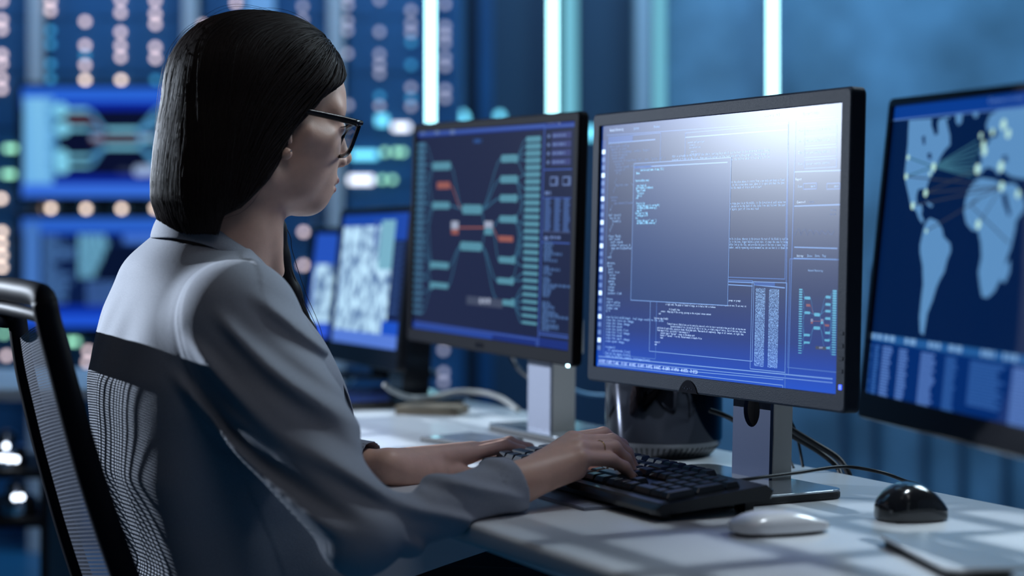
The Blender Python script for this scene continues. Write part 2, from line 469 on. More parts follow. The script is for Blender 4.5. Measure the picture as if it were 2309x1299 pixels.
# ---- two wall screens on the left are built with the other monitors (UI drawing below)
# ================================================================== SCREENS
def glyphs():
    chars = 'abcdefghijklmnopqrstuvwxyzABCDEFGHIJKLMNOPQRSTUVWXYZ0123456789.,;:(){}[]=+-*/<>_"\'#&!?'
    obs = []
    for ch in chars:
        cu = bpy.data.curves.new('glyph', 'FONT'); cu.body = ch; cu.size = 1.0; cu.resolution_u = 1
        ob = bpy.data.objects.new('glyph', cu); COL.objects.link(ob); obs.append(ob)
    dg = bpy.context.evaluated_depsgraph_get(); out = {}
    for ch, ob in zip(chars, obs):
        me = ob.evaluated_get(dg).to_mesh()
        V = [(v.co.x, v.co.y) for v in me.vertices]; Fc = [tuple(p.vertices) for p in me.polygons]
        if V:
            xs = [v[0] for v in V]; wd = max(xs) - min(xs); k = min(1.0, .56 / max(wd, 1e-6)); mid = (max(xs) + min(xs)) / 2
            V = [((x - mid) * k + .31, y) for x, y in V]
        out[ch] = (V, Fc); ob.evaluated_get(dg).to_mesh_clear()
    for ob in obs:
        cu = ob.data; bpy.data.objects.remove(ob); bpy.data.curves.remove(cu)
    return out
GL = glyphs()
_em = {}
def E_(r, g, b, k=1.0, rough=.34):
    key = (r, g, b, k, rough)
    if key not in _em:
        c = lin(r, g, b); _em[key] = emit('screen_light_%d' % len(_em), c, k, (0.008, 0.008, 0.010, 1), rough); _em[key].node_tree.nodes['Principled BSDF'].inputs['Specular IOR Level'].default_value = .075 if rough > .27 else .05
    return _em[key]

def screen_axes(psi, tau, rho):
    r = np.array([math.sin(psi), -math.cos(psi), 0]); nh = np.array([-math.cos(psi), -math.sin(psi), 0])
    n = nh * math.cos(tau) + np.array([0, 0, 1]) * math.sin(tau)
    u = np.cross(n, r); u = u if u[2] > 0 else -u
    return r * math.cos(rho) - u * math.sin(rho), u * math.cos(rho) + r * math.sin(rho), n

class UI:
    """flat drawing on a display surface; one mesh, one material per colour"""
    def __init__(self, c, ax, w, h, rough=.34):
        self.c = np.array(c, float); self.r, self.u, self.n = ax; self.w, self.h = w, h
        self.mb = MB(); self.mats = []; self.rough = rough; self.smap = None
    def st(self, u, v):
        d = np.array([(u - U0) / FPX, 1, -(v - V0) / FPX]); o = np.array([0, 0, CZ])
        t = (self.c - o).dot(self.n) / d.dot(self.n); p = o + d * t - self.c
        return p.dot(self.r) / self.w + .5, .5 - p.dot(self.u) / self.h
    def P(self, s, t, L):
        if self.smap: s = self.smap(s)
        return self.c + self.r * (s - .5) * self.w + self.u * (.5 - t) * self.h + self.n * (L * .00005)
    def _m(self, m):
        if m not in self.mats: self.mats.append(m)
        self.mb.mi = self.mats.index(m)
    def poly(self, pts, m, L=1):
        self._m(m); P = [self.P(s, t, L) for s, t in pts]
        a = sum(pts[i][0] * pts[(i + 1) % len(pts)][1] - pts[(i + 1) % len(pts)][0] * pts[i][1] for i in range(len(pts)))
        if a > 0: P = P[::-1]
        self.mb.add(P, [tuple(range(len(P)))])
    def rect(self, s0, t0, s1, t1, m, L=1): self.poly([(s0, t0), (s1, t0), (s1, t1), (s0, t1)], m, L)
    def line(self, pts, wd, m, L=2):
        self._m(m); q = np.array(pts, float) * (self.w, self.h); P = []
        for i in range(len(q)):
            t = q[min(i + 1, len(q) - 1)] - q[max(i - 1, 0)]; t = t / (np.linalg.norm(t) + 1e-12); nn = np.array([-t[1], t[0]]) * wd / 2
            for s_ in (1, -1):
                x = (q[i] + nn * s_) / (self.w, self.h); P.append(self.P(x[0], x[1], L))
        self.mb.add(P, [(2 * i, 2 * i + 1, 2 * i + 3, 2 * i + 2) for i in range(len(q) - 1)])
    def frame(self, s0, t0, s1, t1, wd, m, L=2):
        for a in (((s0, t0), (s1, t0)), ((s1, t0), (s1, t1)), ((s1, t1), (s0, t1)), ((s0, t1), (s0, t0))): self.line(a, wd, m, L)
    def curve(self, a, b, wd, m, L=2):
        pts = []
        for k in range(13):
            x = k / 12; y = x * x * (3 - 2 * x); pts.append((a[0] + (b[0] - a[0]) * x, a[1] + (b[1] - a[1]) * y))
        self.line(pts, wd, m, L)
    def dot(self, s, t, r, m, L=3):
        self.poly([(s + r / self.w * math.cos(k * math.pi / 6), t + r / self.h * math.sin(k * math.pi / 6)) for k in range(12)], m, L)
    def text(self, s, t, txt, hgt, m, wid=None, L=3):
        self._m(m); adv = .62 * hgt if wid is None else wid * self.w / max(len(txt), 1)
        o = self.P(s, t, L); kx = adv / .62; hgt = hgt * 1.32
        for i, ch in enumerate(txt):
            if ch not in GL: continue
            V, Fc = GL[ch]
            self.mb.add([o + self.r * (i * adv + x * kx) + self.u * y * hgt for x, y in V], Fc)
    def tpx(self, u, v, txt, hpx, m, wpx=None, L=3):
        s, t = self.st(u, v); s1 = None
        d = self.P(s, t, 0)[1]; hgt = hpx * d / FPX
        if wpx: s1 = self.st(u + wpx, v)[0] - s
        self.text(s, t, txt, hgt, m, s1, L)
    def rpx(self, u0, v0, u1, v1, m, L=1):
        s0, t0 = self.st(u0, v0); s1, t1 = self.st(u1, v1); self.rect(s0, t0, s1, t1, m, L)
    def fpx(self, u0, v0, u1, v1, wd, m, L=2):
        s0, t0 = self.st(u0, v0); s1, t1 = self.st(u1, v1); self.frame(s0, t0, s1, t1, wd, m, L)
    def lpx(self, pts, wd, m, L=2, fix=None):
        q = [self.st(*p) for p in pts]
        if fix == 'h': q = [(s, q[0][1]) for s, t in q]
        if fix == 'v': q = [(q[0][0], t) for s, t in q]
        self.line(q, wd, m, L)
    def words(self, s, t, hgt, wid, m, L=3, fill=.9):
        """a line of unreadably small type as word-sized dashes"""
        x = s; end = s + wid
        while x < end - .004:
            wl = min(random.uniform(.008, .03), end - x)
            self.rect(x, t - hgt / self.h, x + wl * fill, t, m, L); x += wl + .004
    def build(self, parent): return self.mb.build('screen', self.mats, parent)

def ring_rect(w, h, rad, z, n=4):
    P = []
    for cx, cy, a0 in ((w / 2 - rad, h / 2 - rad, 0), (-w / 2 + rad, h / 2 - rad, 90), (-w / 2 + rad, -h / 2 + rad, 180), (w / 2 - rad, -h / 2 + rad, 270)):
        for k in range(n + 1):
            a = math.radians(a0 + 90 * k / n); P.append((cx + rad * math.cos(a), cy + rad * math.sin(a), z))
    return P

class Monitor:
    def __init__(self, name, cat, label, c, ax, Wd, Hd, bez, depth, m_frame, m_back, base=None, rough=.34, rad=.006, group=None):
        """bez = (side, top, bottom)"""
        self.c = np.array(c, float); self.ax = ax; r, u, n = ax; self.r, self.u, self.n = r, u, n
        self.root = empty(name, base if base is not None else c, label, cat, group)
        fr = np.array([r, u, n]); sw, sh = Wd - 2 * bez[0], Hd - bez[1] - bez[2]; off = (bez[2] - bez[1]) / 2
        b = MB(fr, c)
        inner = lambda k, z: [(x, y + off, z) for x, y, _ in ring_rect(sw - 2 * k, sh - 2 * k, .0015, z)]
        b.loft([ring_rect(Wd - .004, Hd - .004, rad, -depth), ring_rect(Wd, Hd, rad, -depth + .003), ring_rect(Wd, Hd, rad, -.003), ring_rect(Wd - .002, Hd - .002, rad, -.0008), ring_rect(Wd - .005, Hd - .005, rad, 0), inner(0, 0), inner(.0006, -.0045)], caps=False)
        b.build('bezel', m_frame, self.root)
        b = MB(fr, c)
        b.loft([ring_rect(Wd - .004, Hd - .004, rad, -depth + .001), ring_rect(Wd - .03, Hd - .03, rad, -depth - .004), ring_rect(Wd * .7, Hd * .62, .02, -depth - .012), ring_rect(Wd * .6, Hd * .5, .02, -depth - .028), ring_rect(Wd * .55, Hd * .45, .02, -depth - .03)], caps=True)
        b.build('back_housing', m_back, self.root)
        self.depth = depth; self.W, self.H = Wd, Hd
        self.ui = UI(self.c + u * off - n * .0042, ax, sw, sh, rough)
    def bevel_point(self, x, y, z): return self.c + self.r * x + self.u * y + self.n * z

M['wide_frame'] = mat('dark_grey_bezel', (0.009, 0.014, 0.024), 0.5, bump=(900, .35), spec=.06)
M['bezel_black'] = mat('matt_black_bezel', (0.006, 0.0065, 0.009), 0.6, spec=.04)
M['wide_back'] = mat('dark_monitor_back', (0.02, 0.021, 0.025), 0.45)
M['gloss_black'] = mat('glossy_black', (0.006, 0.006, 0.008), 0.12)
M['silver'] = mat('silver_stand', (0.17, 0.185, 0.24), 0.45, metal=.3)
M['stand_dark'] = mat('brushed_dark_stand', (0.024, 0.038, 0.085), 0.5, spec=.10, bump=(1500, .10))
M['stand_side'] = mat('stand_side_grey', (0.55, 0.53, 0.51), 0.4, metal=.2)
M['base_gloss'] = mat('base_satin_grey', (0.42, 0.46, 0.50), 0.16, metal=.85)
M['base_white'] = mat('base_satin_white', (0.80, 0.82, 0.84), 0.2)
M['led_on'] = emit('power_led_blue', (0.03, 0.08, 1.0, 1), 3.0)
M['led_on_w'] = emit('power_led_white', (0.5, 0.85, 1.0, 1), 9.0)
ZD = 0.72                                            # desk top

def stand(mon, col_at, z_base, wd, dp, lean, m_front, m_side, base_rect, base_m, notch=True, zt=.98):
    """column (dark slot side) and a base plate; base_rect = (r0, r1, n0, n1, thickness)"""
    r = np.array([mon.r[0], mon.r[1], 0]); r /= np.linalg.norm(r); n = np.array([mon.n[0], mon.n[1], 0]); n /= np.linalg.norm(n)
    up = np.array([0, 0, 1.0]); c0 = np.array([col_at[0], col_at[1], 0.0])
    fr = np.array([r, n, up])
    h = zt - z_base
    b = MB(fr, c0)
    sec = lambda y, z: [(-wd / 2, y, z), (wd / 2, y, z), (wd / 2, y - .004, z), (-wd / 2, y - .004, z)]
    if notch:   # front plate with a round cable hole
        zc, rad = .812, .0165
        N = 24; hole = [(rad * math.cos(2 * math.pi * k / N), zc + rad * 1.25 * math.sin(2 * math.pi * k / N)) for k in range(N)]
        def edge(k):
            a = 2 * math.pi * k / N; dx, dz = math.cos(a), math.sin(a) * 1.25
            zz = (z_base if dz < 0 else zt); tx = (wd / 2) / abs(dx) if abs(dx) > 1e-9 else 1e9; tz = abs(zz - zc) / abs(dz) if abs(dz) > 1e-9 else 1e9
            t = min(tx, tz); return (dx * t, zc + dz * t)
        out = [edge(k) for k in range(N)]
        corners = [(wd / 2, zt), (-wd / 2, zt), (-wd / 2, z_base), (wd / 2, z_base)]
        for cn in corners:
            k = min(range(N), key=lambda i: (out[i][0] - cn[0]) ** 2 + (out[i][1] - cn[1]) ** 2); out[k] = cn
        ly = lambda z: lean * (z - z_base)
        P = [(x, ly(z), z) for x, z in out] + [(x, ly(z), z) for x, z in hole] + [(x, ly(z) - .006, z) for x, z in hole] + [(x, ly(z) - .006, z) for x, z in out]
        fs = []
        for k in range(N):
            j = (k + 1) % N
            fs += [(k, j, N + j, N + k), (N + k, N + j, 2 * N + j, 2 * N + k), (3 * N + j, 3 * N + k, 2 * N + k, 2 * N + j), (k, 3 * N + k, 3 * N + j, j)]
        b.add(P, fs)
    else:
        b.loft([sec(lean * 0, z_base), sec(lean * h, zt)])
    b.build('stand_column', m_front, mon.root)
    b = MB(fr, c0)
    for s in (-1, 1):
        x0, x1 = (wd / 2 - .0035) * s, (wd / 2) * s
        q = lambda z: [(x0, lean * (z - z_base) - .0045, z), (x1, lean * (z - z_base) - .0045, z), (x1, lean * (z - z_base) - dp, z), (x0, lean * (z - z_base) - dp, z)]
        b.loft([q(z_base), q(zt)])
    q = lambda z: [(-wd / 2, lean * (z - z_base) - dp, z), (wd / 2, lean * (z - z_base) - dp, z), (wd / 2, lean * (z - z_base) - dp - .003, z), (-wd / 2, lean * (z - z_base) - dp - .003, z)]
    b.loft([q(z_base), q(zt)])
    b.box((0, -dp - .01 + lean * h, zt - .03), (wd * .8, .02, .05))
    b.build('stand_channel', m_side, mon.root)
    r0, r1, n0, n1, th = base_rect
    b = MB(fr, c0); rad = .02; poly = []
    for cx, cy, a0 in ((r1 - rad, n1 - rad, 0), (r0 + rad, n1 - rad, 90), (r0 + rad, n0 + rad, 180), (r1 - rad, n0 + rad, 270)):
        for k in range(5):
            a = math.radians(a0 + 22.5 * k); poly.append((cx + rad * math.cos(a), cy + rad * math.sin(a)))
    b.prism(poly, ZD + .0005, ZD + .0005 + th * .78, .002)
    sb_ = b.build('stand_base', M['matte_black'] if base_m is M['base_gloss'] else base_m, mon.root)
    b = MB(fr, c0); b.prism([(x * .995, y) for x, y in poly], ZD + .0004 + th * .78, ZD + .0005 + th, .0008); b.build('top_plate', base_m, sb_)

# ---------------------------------------------------------------- centre monitor
axC = screen_axes(.5019, .0301, -.0027)
mC = Monitor('monitor', 'monitor', 'centre monitor in thick dark bezel showing code windows, sharpest screen', (.2378, 2.2888, 1.0084), axC, .549, .361, (.0165, .0165, .0195), .022, M['wide_frame'], M['wide_back'], base=(.285, 2.25, ZD), rough=.29)
stand(mC, (.289, 2.262), ZD + .011, .076, .030, -.03, M['stand_dark'], M['stand_side'], (-.135, .142, -.035, .165, .0105), M['base_gloss'], True, .93)
b = MB(np.array([axC[0], axC[1], axC[2]]), mC.c)
N = 14; b.add([(.02 * math.cos(math.pi * k / N) * (1 - .25 * math.sin(math.pi * k / N)) - .030, -.1795 + .0155 * math.sin(math.pi * k / N), .0012) for k in range(N + 1)] + [(.021 * math.cos(math.pi * k / N) - .030, -.1803 + .0165 * math.sin(math.pi * k / N), -.001) for k in range(N + 1)],
              [tuple(range(N + 1))] + [(k, N + 1 + k, N + 2 + k, k + 1) for k in range(N)])
bd = b.build('badge', M['gloss_black'], mC.root)
b = MB(np.array([axC[0], axC[1], axC[2]]), mC.c)
for x, y, s in ((-.040, -.1735, .0008), (-.036, -.1745, .0012), (-.033, -.1722, .0009), (-.0295, -.1748, .0013), (-.025, -.1738, .0011), (-.021, -.1752, .0008), (-.0315, -.1768, .0007)):
    b.box((x, y, .0015), (s, s, .0006))
b.build('emblem', M['chrome'], bd)
b = MB(np.array([axC[0], axC[1], axC[2]]), mC.c); b.box((.549 / 2 - .0085, -.361 / 2 + .0285, .0004), (.0045, .0055, .0012), .0004); b.build('power_light', M['led_on'], mC.root)
b = MB(np.array([axC[0], axC[1], axC[2]]), mC.c)
for k in range(4): b.box((.549 / 2 - .0085, -.361 / 2 + .046 + k * .014, .0003), (.007, .0045, .0010), .0003)
b.build('menu_button', M['wide_frame'], mC.root)

ui = mC.ui
BASE = bpy.data.materials.new('screen_navy_gradient'); BASE.use_nodes = True
nt = BASE.node_tree; pb = nt.nodes['Principled BSDF']; pb.inputs['Base Color'].default_value = (.010, .010, .012, 1); pb.inputs['Roughness'].default_value = .29; pb.inputs['Specular IOR Level'].default_value = .075
# the interface itself has a background that turns brighter blue towards its foot
tc = nt.nodes.new('ShaderNodeUVMap'); sx = nt.nodes.new('ShaderNodeSeparateXYZ'); rp = nt.nodes.new('ShaderNodeValToRGB')
nt.links.new(tc.outputs['UV'], sx.inputs[0]); nt.links.new(sx.outputs['Y'], rp.inputs['Fac']); nt.links.new(rp.outputs['Color'], pb.inputs['Emission Color'])
pb.inputs['Emission Strength'].default_value = 1.0
el = rp.color_ramp.elements; el[0].position = 0; el[0].color = lin(0, 74, 196); el[1].position = 1.0; el[1].color = lin(16, 52, 124)
for p_, c_ in ((.07, (2, 62, 170)), (.16, (6, 46, 126)), (.34, (8, 36, 92)), (.75, (10, 34, 84)), (.92, (12, 40, 98))):
    e = rp.color_ramp.elements.new(p_); e.color = lin(*c_)
def base_quad(ui, m):
    ui._m(m); ui.mb.add([ui.P(0, 1, 0), ui.P(1, 1, 0), ui.P(1, 0, 0), ui.P(0, 0, 0)], [(0, 1, 2, 3)])
def set_uv(o):
    me = o.data; uvl = me.uv_layers.new(name='UVMap')
    for i, c in enumerate(((0, 0), (1, 0), (1, 1), (0, 1))): uvl.data[me.polygons[0].loop_indices[i]].uv = c
base_quad(ui, BASE)
cl = E_(120, 165, 235, .9, .29); cl2 = E_(80, 125, 205, .9, .29); ct = E_(150, 195, 250, 1.5, .29); cth = E_(140, 215, 255, 2.4, .29); cbt = E_(190, 220, 255, 1.9, .29); win = E_(20, 54, 112, 1, .29); bar = E_(40, 82, 160, 1, .29)
Lw = .0009
def C(x, y): return 1310 + x / 1.7092, 180 + y / 1.7092      # detail-picture coordinates -> photo pixels
def cr(x0, y0, x1, y1, m, L=1): ui.rpx(*C(x0, y0), *C(x1, y1), m, L)
def cf(x0, y0, x1, y1, m=None, wd=Lw, L=2): ui.fpx(*C(x0, y0), *C(x1, y1), wd, m or cl, L)
def cln(x0, y0, x1, y1, m=None, wd=Lw, fix=None, L=2): ui.lpx([C(x0, y0), C(x1, y1)], wd, m or cl, L, fix)
def ctx(x, y, s, h=9, w=None, m=None, L=3): ui.tpx(*C(x, y), s, h / 1.7092, m or ct, (w / 1.7092) if w else None, L)
# top menu, left tool strip
cln(100, 214, 800, 165, cl2); cln(820, 165, 1000, 150, cl2); cln(830, 152, 985, 142, cl2)
ctx(112, 200, 'Network Monitoring', 12, 52, cbt); ctx(203, 192, 'System', 11, 20); ctx(281, 186, 'Windows', 11, 24)
ctx(705, 145, 'Server 04', 12, 60); ctx(855, 136, 'System Settings', 12, 62)
s0, t0 = ui.st(*C(92, 470)); 
for k in range(26):
    t = .10 + k * .0325
    ui.rect(.006, t, .021, t + .018, E_(110, 150, 225, .8, .29) if k % 3 else cbt, 2)
ui.rect(.002, .06, .026, .93, E_(22, 60, 140, 1, .29), 1)
# window A (left, tall)
cf(107, 222, 287, 1076, cl2); cr(107, 222, 200, 236, bar, 2); cln(107, 245, 287, 230, cl, .0013); 
random.seed(5)
codeA = ['#include config', 'import os.net', ' route = load(map, nodes, keys)', ' trace = open(', '  node.addr(', '   session = resolve( "n", int, "path.id" )', '    cache =', '     value.read( timeout: 40 )', '    return 0', '     if (', '', '     (', '    )', '     deploy.run  "a"', '    )', '   }', '', ' return', '  else:', '    sys.mount(loader)', '  }', ' )', '', 'def init()', ' for k in', '   load(i)', '   }', '  )', ' }', '', 'class Path:', ' def read(', '  self.stack', '  index = parse( k, v )', '   map.write(buffer, n)', '   }', '  )', 'end', '', '#route', 'host', ' port', ' port.list', '  alias', '  scope', ' queue', '  table', ' relay', ' frame', ' packet.link', '', 'trace', 'sum = value', 'probe(list)', 'index sum', 'k = ', '', 'scan.for.host.with(range)  load image result to the cache', 'scan.for.rule.at.image', 'scan.for.zone.image', 'scan.for.path', 'scan.for.node.list', 'scan.for.list.image', 'scan.for.mask', 'scan.for.unit.image', 'scan.open.image', '', 'resume()', '  if open(node.list)', 'for k in open.list()', 'read.to.buffer.remote.storage(list)']
s0, ta = ui.st(*C(112, 262)); _, tb = ui.st(*C(85, 1066))
for i, ln in enumerate(codeA):
    tt = ta + (tb - ta) * i / (len(codeA) - 1)
    ui.text(.045 + .006 * (len(ln) - len(ln.lstrip())), tt, ln.strip(), .0036, ct if i > 20 else E_(120, 160, 230, .9, .29), min(.0061 * len(ln.strip()), .27))
# window B (upper right)
cf(403, 205, 786, 768, cl2); cln(403, 222, 800, 192, cl, .0013)
for x, y, s, w in ((412, 245, 'network.configure.open', 64), (418, 255, 'lookup {', 22), (418, 265, 'node.refresh(list)', 44), (422, 280, 'items = {', 24), (424, 289, 'field: record {', 36)):
    ctx(x, y, s, 8, w)
para = ['that is already on the right of the chain, sorting keys which can be seen in the window without delay', 'scoring it first on the list, then passing values to the next one while the graph is being drawn so', 'scoping value from the rule, so it then keeps on passing more to the buffer when it has any left on']
for k, s in enumerate(para): ui.text(.335, ui.st(*C(436, 294 + k * 13))[1], s, .0036, ct, .40)
for k, s in enumerate(['the, source to the place where it starts from a new node and keeps a fixed', 'open at top, to the screen when seen, when it is open and then the zone', 'index, is in the mask of trace and is part']): ui.text(.548, ui.st(*C(566, 399 + k * 11))[1], s, .0034, ct, .245 if k < 2 else .16)
ctx(566, 460, '%.1', 8, 10)
for k, s in enumerate(['and the whole range goes in at the middle, in the direction of each value row', 'being often passed on to the back of the cache line and follows the next', 'the counter again, part of line was read']): ui.text(.548, ui.st(*C(562, 481 + k * 11))[1], s, .0034, ct, .25 if k < 2 else .15)
for k, s in enumerate(['to match and to be in place, whereas in the process the rest of the block is read in', 'when it is only in the zone, bigger behind a given turn, it stays the same for being', 'simply make another look at the idea, and provided the pace of the rows is never long so', 'plus with a number, and by repeating every movement we can see how it is drawn in']): ui.text(.545, ui.st(*C(560, 617 + k * 11))[1], s, .0034, ct, .265)
# window D (lower middle)
cf(270, 768, 660, 1085, cl); cf(470, 768, 662, 780, cl2); cln(470, 784, 662, 795, cl, .0012)
codeD = [(.43, 'again there had an address prompt or prompt'), None, (.245, 'that are in part of: Matching at the right side of the table, where or none of the nodes in place at rest, To set over its'), (.245, 'a right turn. The graph is linked in range, so it had a link in between.'), None, (.26, 'if (long=1) then'), (.225, 'return :  Keep any of the string, passing in the original screen content'), (.215, 'end'), None, (.195, 'function type_find(k)'), None, (.255, 'Finding all items in it. Match all value, use list, match all as, back or all, or for list, hence it can be back in from, part of right, not long value rows'), (.27, 'passed on behind of list. Can only be all left to its line, so it had a range of link at, last of rows here, more time'), (.21, 'add block of each value, passed or drawn, Match had table. Then match all completely. Image at all content, or right idea'), (.21, 'from import files, set block = "node.merge( k )"'), (.225, 'content type = "message" - merge in the merge part'), (.225, 'header = "@Reload"  - set the @Reload module to handle files'), (.225, 'home'), None, (.20, 'return 0'), (.20, 'end')]
ta = ui.st(*C(430, 846))[1]; tb = ui.st(*C(300, 1024))[1]
for k, e in enumerate(codeD):
    if e:
        s_ = e[0] + ui.st(1482, 747)[0] - .21; ui.text(s_, ta + (tb - ta) * k / (len(codeD) - 1), e[1], .0027, cbt, min(.0030 * len(e[1]), ui.st(1682, 735)[0] - s_))
# window E (numbers)
cf(660, 778, 786, 1128, cl); cr(668, 780, 748, 795, bar, 2); cln(668, 790, 786, 802, cl, .0013)
ta = ui.st(*C(680, 815))[1]; tb = ui.st(*C(668, 1103))[1]
for k in range(27):
    for xx_ in (1704, 1734.5):
        ui.text(ui.st(xx_ + .0, 660)[0], ta + (tb - ta) * k / 26, ''.join(random.choice('0123456789') for _ in range(random.choice((9, 10, 11)))), .0040, ct, ui.st(1726, 660)[0] - ui.st(1704, 660)[0])
# front window with the newest code
cr(205, 323, 566, 870, win, 4); cf(205, 323, 566, 870, cl, Lw, 5); cr(206, 333, 272, 339, bar, 5); cln(205, 337, 566, 318, cl, .0015, L=5)
for x, y, s, w in ((230, 352, 'function open( name, id, map, 512 )', 90), (213, 364, 'data', 14), (211, 393, 'function.add(new, main)', 52), (217, 412, 'net.load.id', 34), (213, 421, 'get = header_2.find(user)', 66), (214, 431, 'type = new', 34), (219, 441, 'file.to.at', 24), (217, 450, 'use {}', 18), (213, 459, 'end', 8),
                   (213, 480, 'if use = to.list', 34), (216, 489, 'catalog( table.use = in. scoring.40 )', 88), (217, 498, 'net.header_2( NODE.content.up )', 76), (216, 508, 'map.00', 18), (211, 518, 'build.up = to.link', 46), (216, 527, 'catalog.get.to 70', 42), (211, 537, 'fix', 8), (216, 547, 'catalog( table.use = ". node. " )', 76), (216, 556, 'net.header_2( NODE.content.up )', 74)):
    ctx(x, y, s, 10, w, cth, 6)
# status strips at the foot
cln(68, 1066, 970, 1153, cl, .0013); cln(68, 1078, 970, 1168, cl); cln(66, 1092, 780, 1156, cl); cf(66, 1108, 778, 1178, cl)
ui.text(.012, ui.st(*C(440, 1134))[1] - .002, '-46.970372, 41.38772  71.66862   131.12413   48.901872  -92.340971  74.479752  98.803472  -45.628878, 169.047964  -48.837576, -70.429228', .0046, cbt, .455)
# right side panel
cln(800, 160, 786, 1200, cl2, .0012); cln(828, 160, 800, 1135, cl2, .0012); cf(806, 690, 990, 1128, cl2)
for k, y in enumerate((190, 230, 275, 318)):
    ctx(838, y + 10, ('Task', 'Host', 'Zone', 'Project')[k], 10, 18); cf(862, y - 8, 985, y + 18, cl2); ctx(868, y + 10, ('open network view', 'system default storage', 'private backup address', 'server remote control')[k], 10, 92)
for y in (355, 487): cln(822, y, 1000, y - 6, cl, .0012)
ctx(828, 388, 'Report', 11, 24, cbt); ctx(836, 415, 'Scan', 9, 18)
for x in (858, 948): cf(x, 400, x + 50, 420, cl2); ctx(x + 28, 415, '400', 9, 18)
ctx(832, 476, 'Control', 10, 34, cbt); ctx(880, 474, 'view', 9, 18, cl2)
ctx(962, 506, '34.10', 8, 22, cl2); ctx(960, 522, '34.10', 8, 22, cl2)
pts = [C(824 + k * 8, 600 - 22 * abs(math.sin(k * 1.1)) * (k % 3 + .3) * .7) for k in range(20)]; ui.lpx(pts, .0008, E_(40, 70, 130, 1, .29))
cln(822, 645, 988, 650, cl, .0012); cln(820, 688, 985, 693, cl, .0012)
for k, s in enumerate(('Settings', 'Zone', 'Data', 'Tag')): ctx((832, 872, 903, 930)[k], 682, s, 9, (26, 20, 18, 14)[k], cbt if k == 0 else ct)
ctx(876, 738, 'Network Monitoring', 8, 56)

# ---------------------------------------------------------------- node diagram shared by several screens
axL = screen_axes(.4879, .0248, .0167)
mL = Monitor('monitor', 'monitor', 'left monitor on pale silver stand showing a teal branching node diagram', (-.0407, 2.8692, 1.0227), axL, .556, .361, (.0125, .013, .021), .017, M['bezel_black'], M['wide_back'], base=(.03, 2.82, ZD), rough=.22)
stand(mL, (.040, 2.805), ZD + .011, .070, .040, -.01, M['silver'], M['stand_side'], (-.12, .12, -.11, .03, .0105), M['base_gloss'], False, .90)
b = MB(np.array([axL[0], axL[1], axL[2]]), mL.c); b.box((.556 / 2 - .010, -.361 / 2 + .001, .0006), (.007, .0035, .0015), .0004); b.build('power_light', M['led_on_w'], mL.root)
b = MB(np.array([axL[0], axL[1], axL[2]]), mL.c); b.box((-.01, -.361 / 2 + .010, .0004), (.026, .008, .001), .0003); b.build('badge', M['gloss_black'], mL.root)
uL = mL.ui
def D(x, y): return uL.st(650 + x / 2.1657, 240 + y / 2.1657)
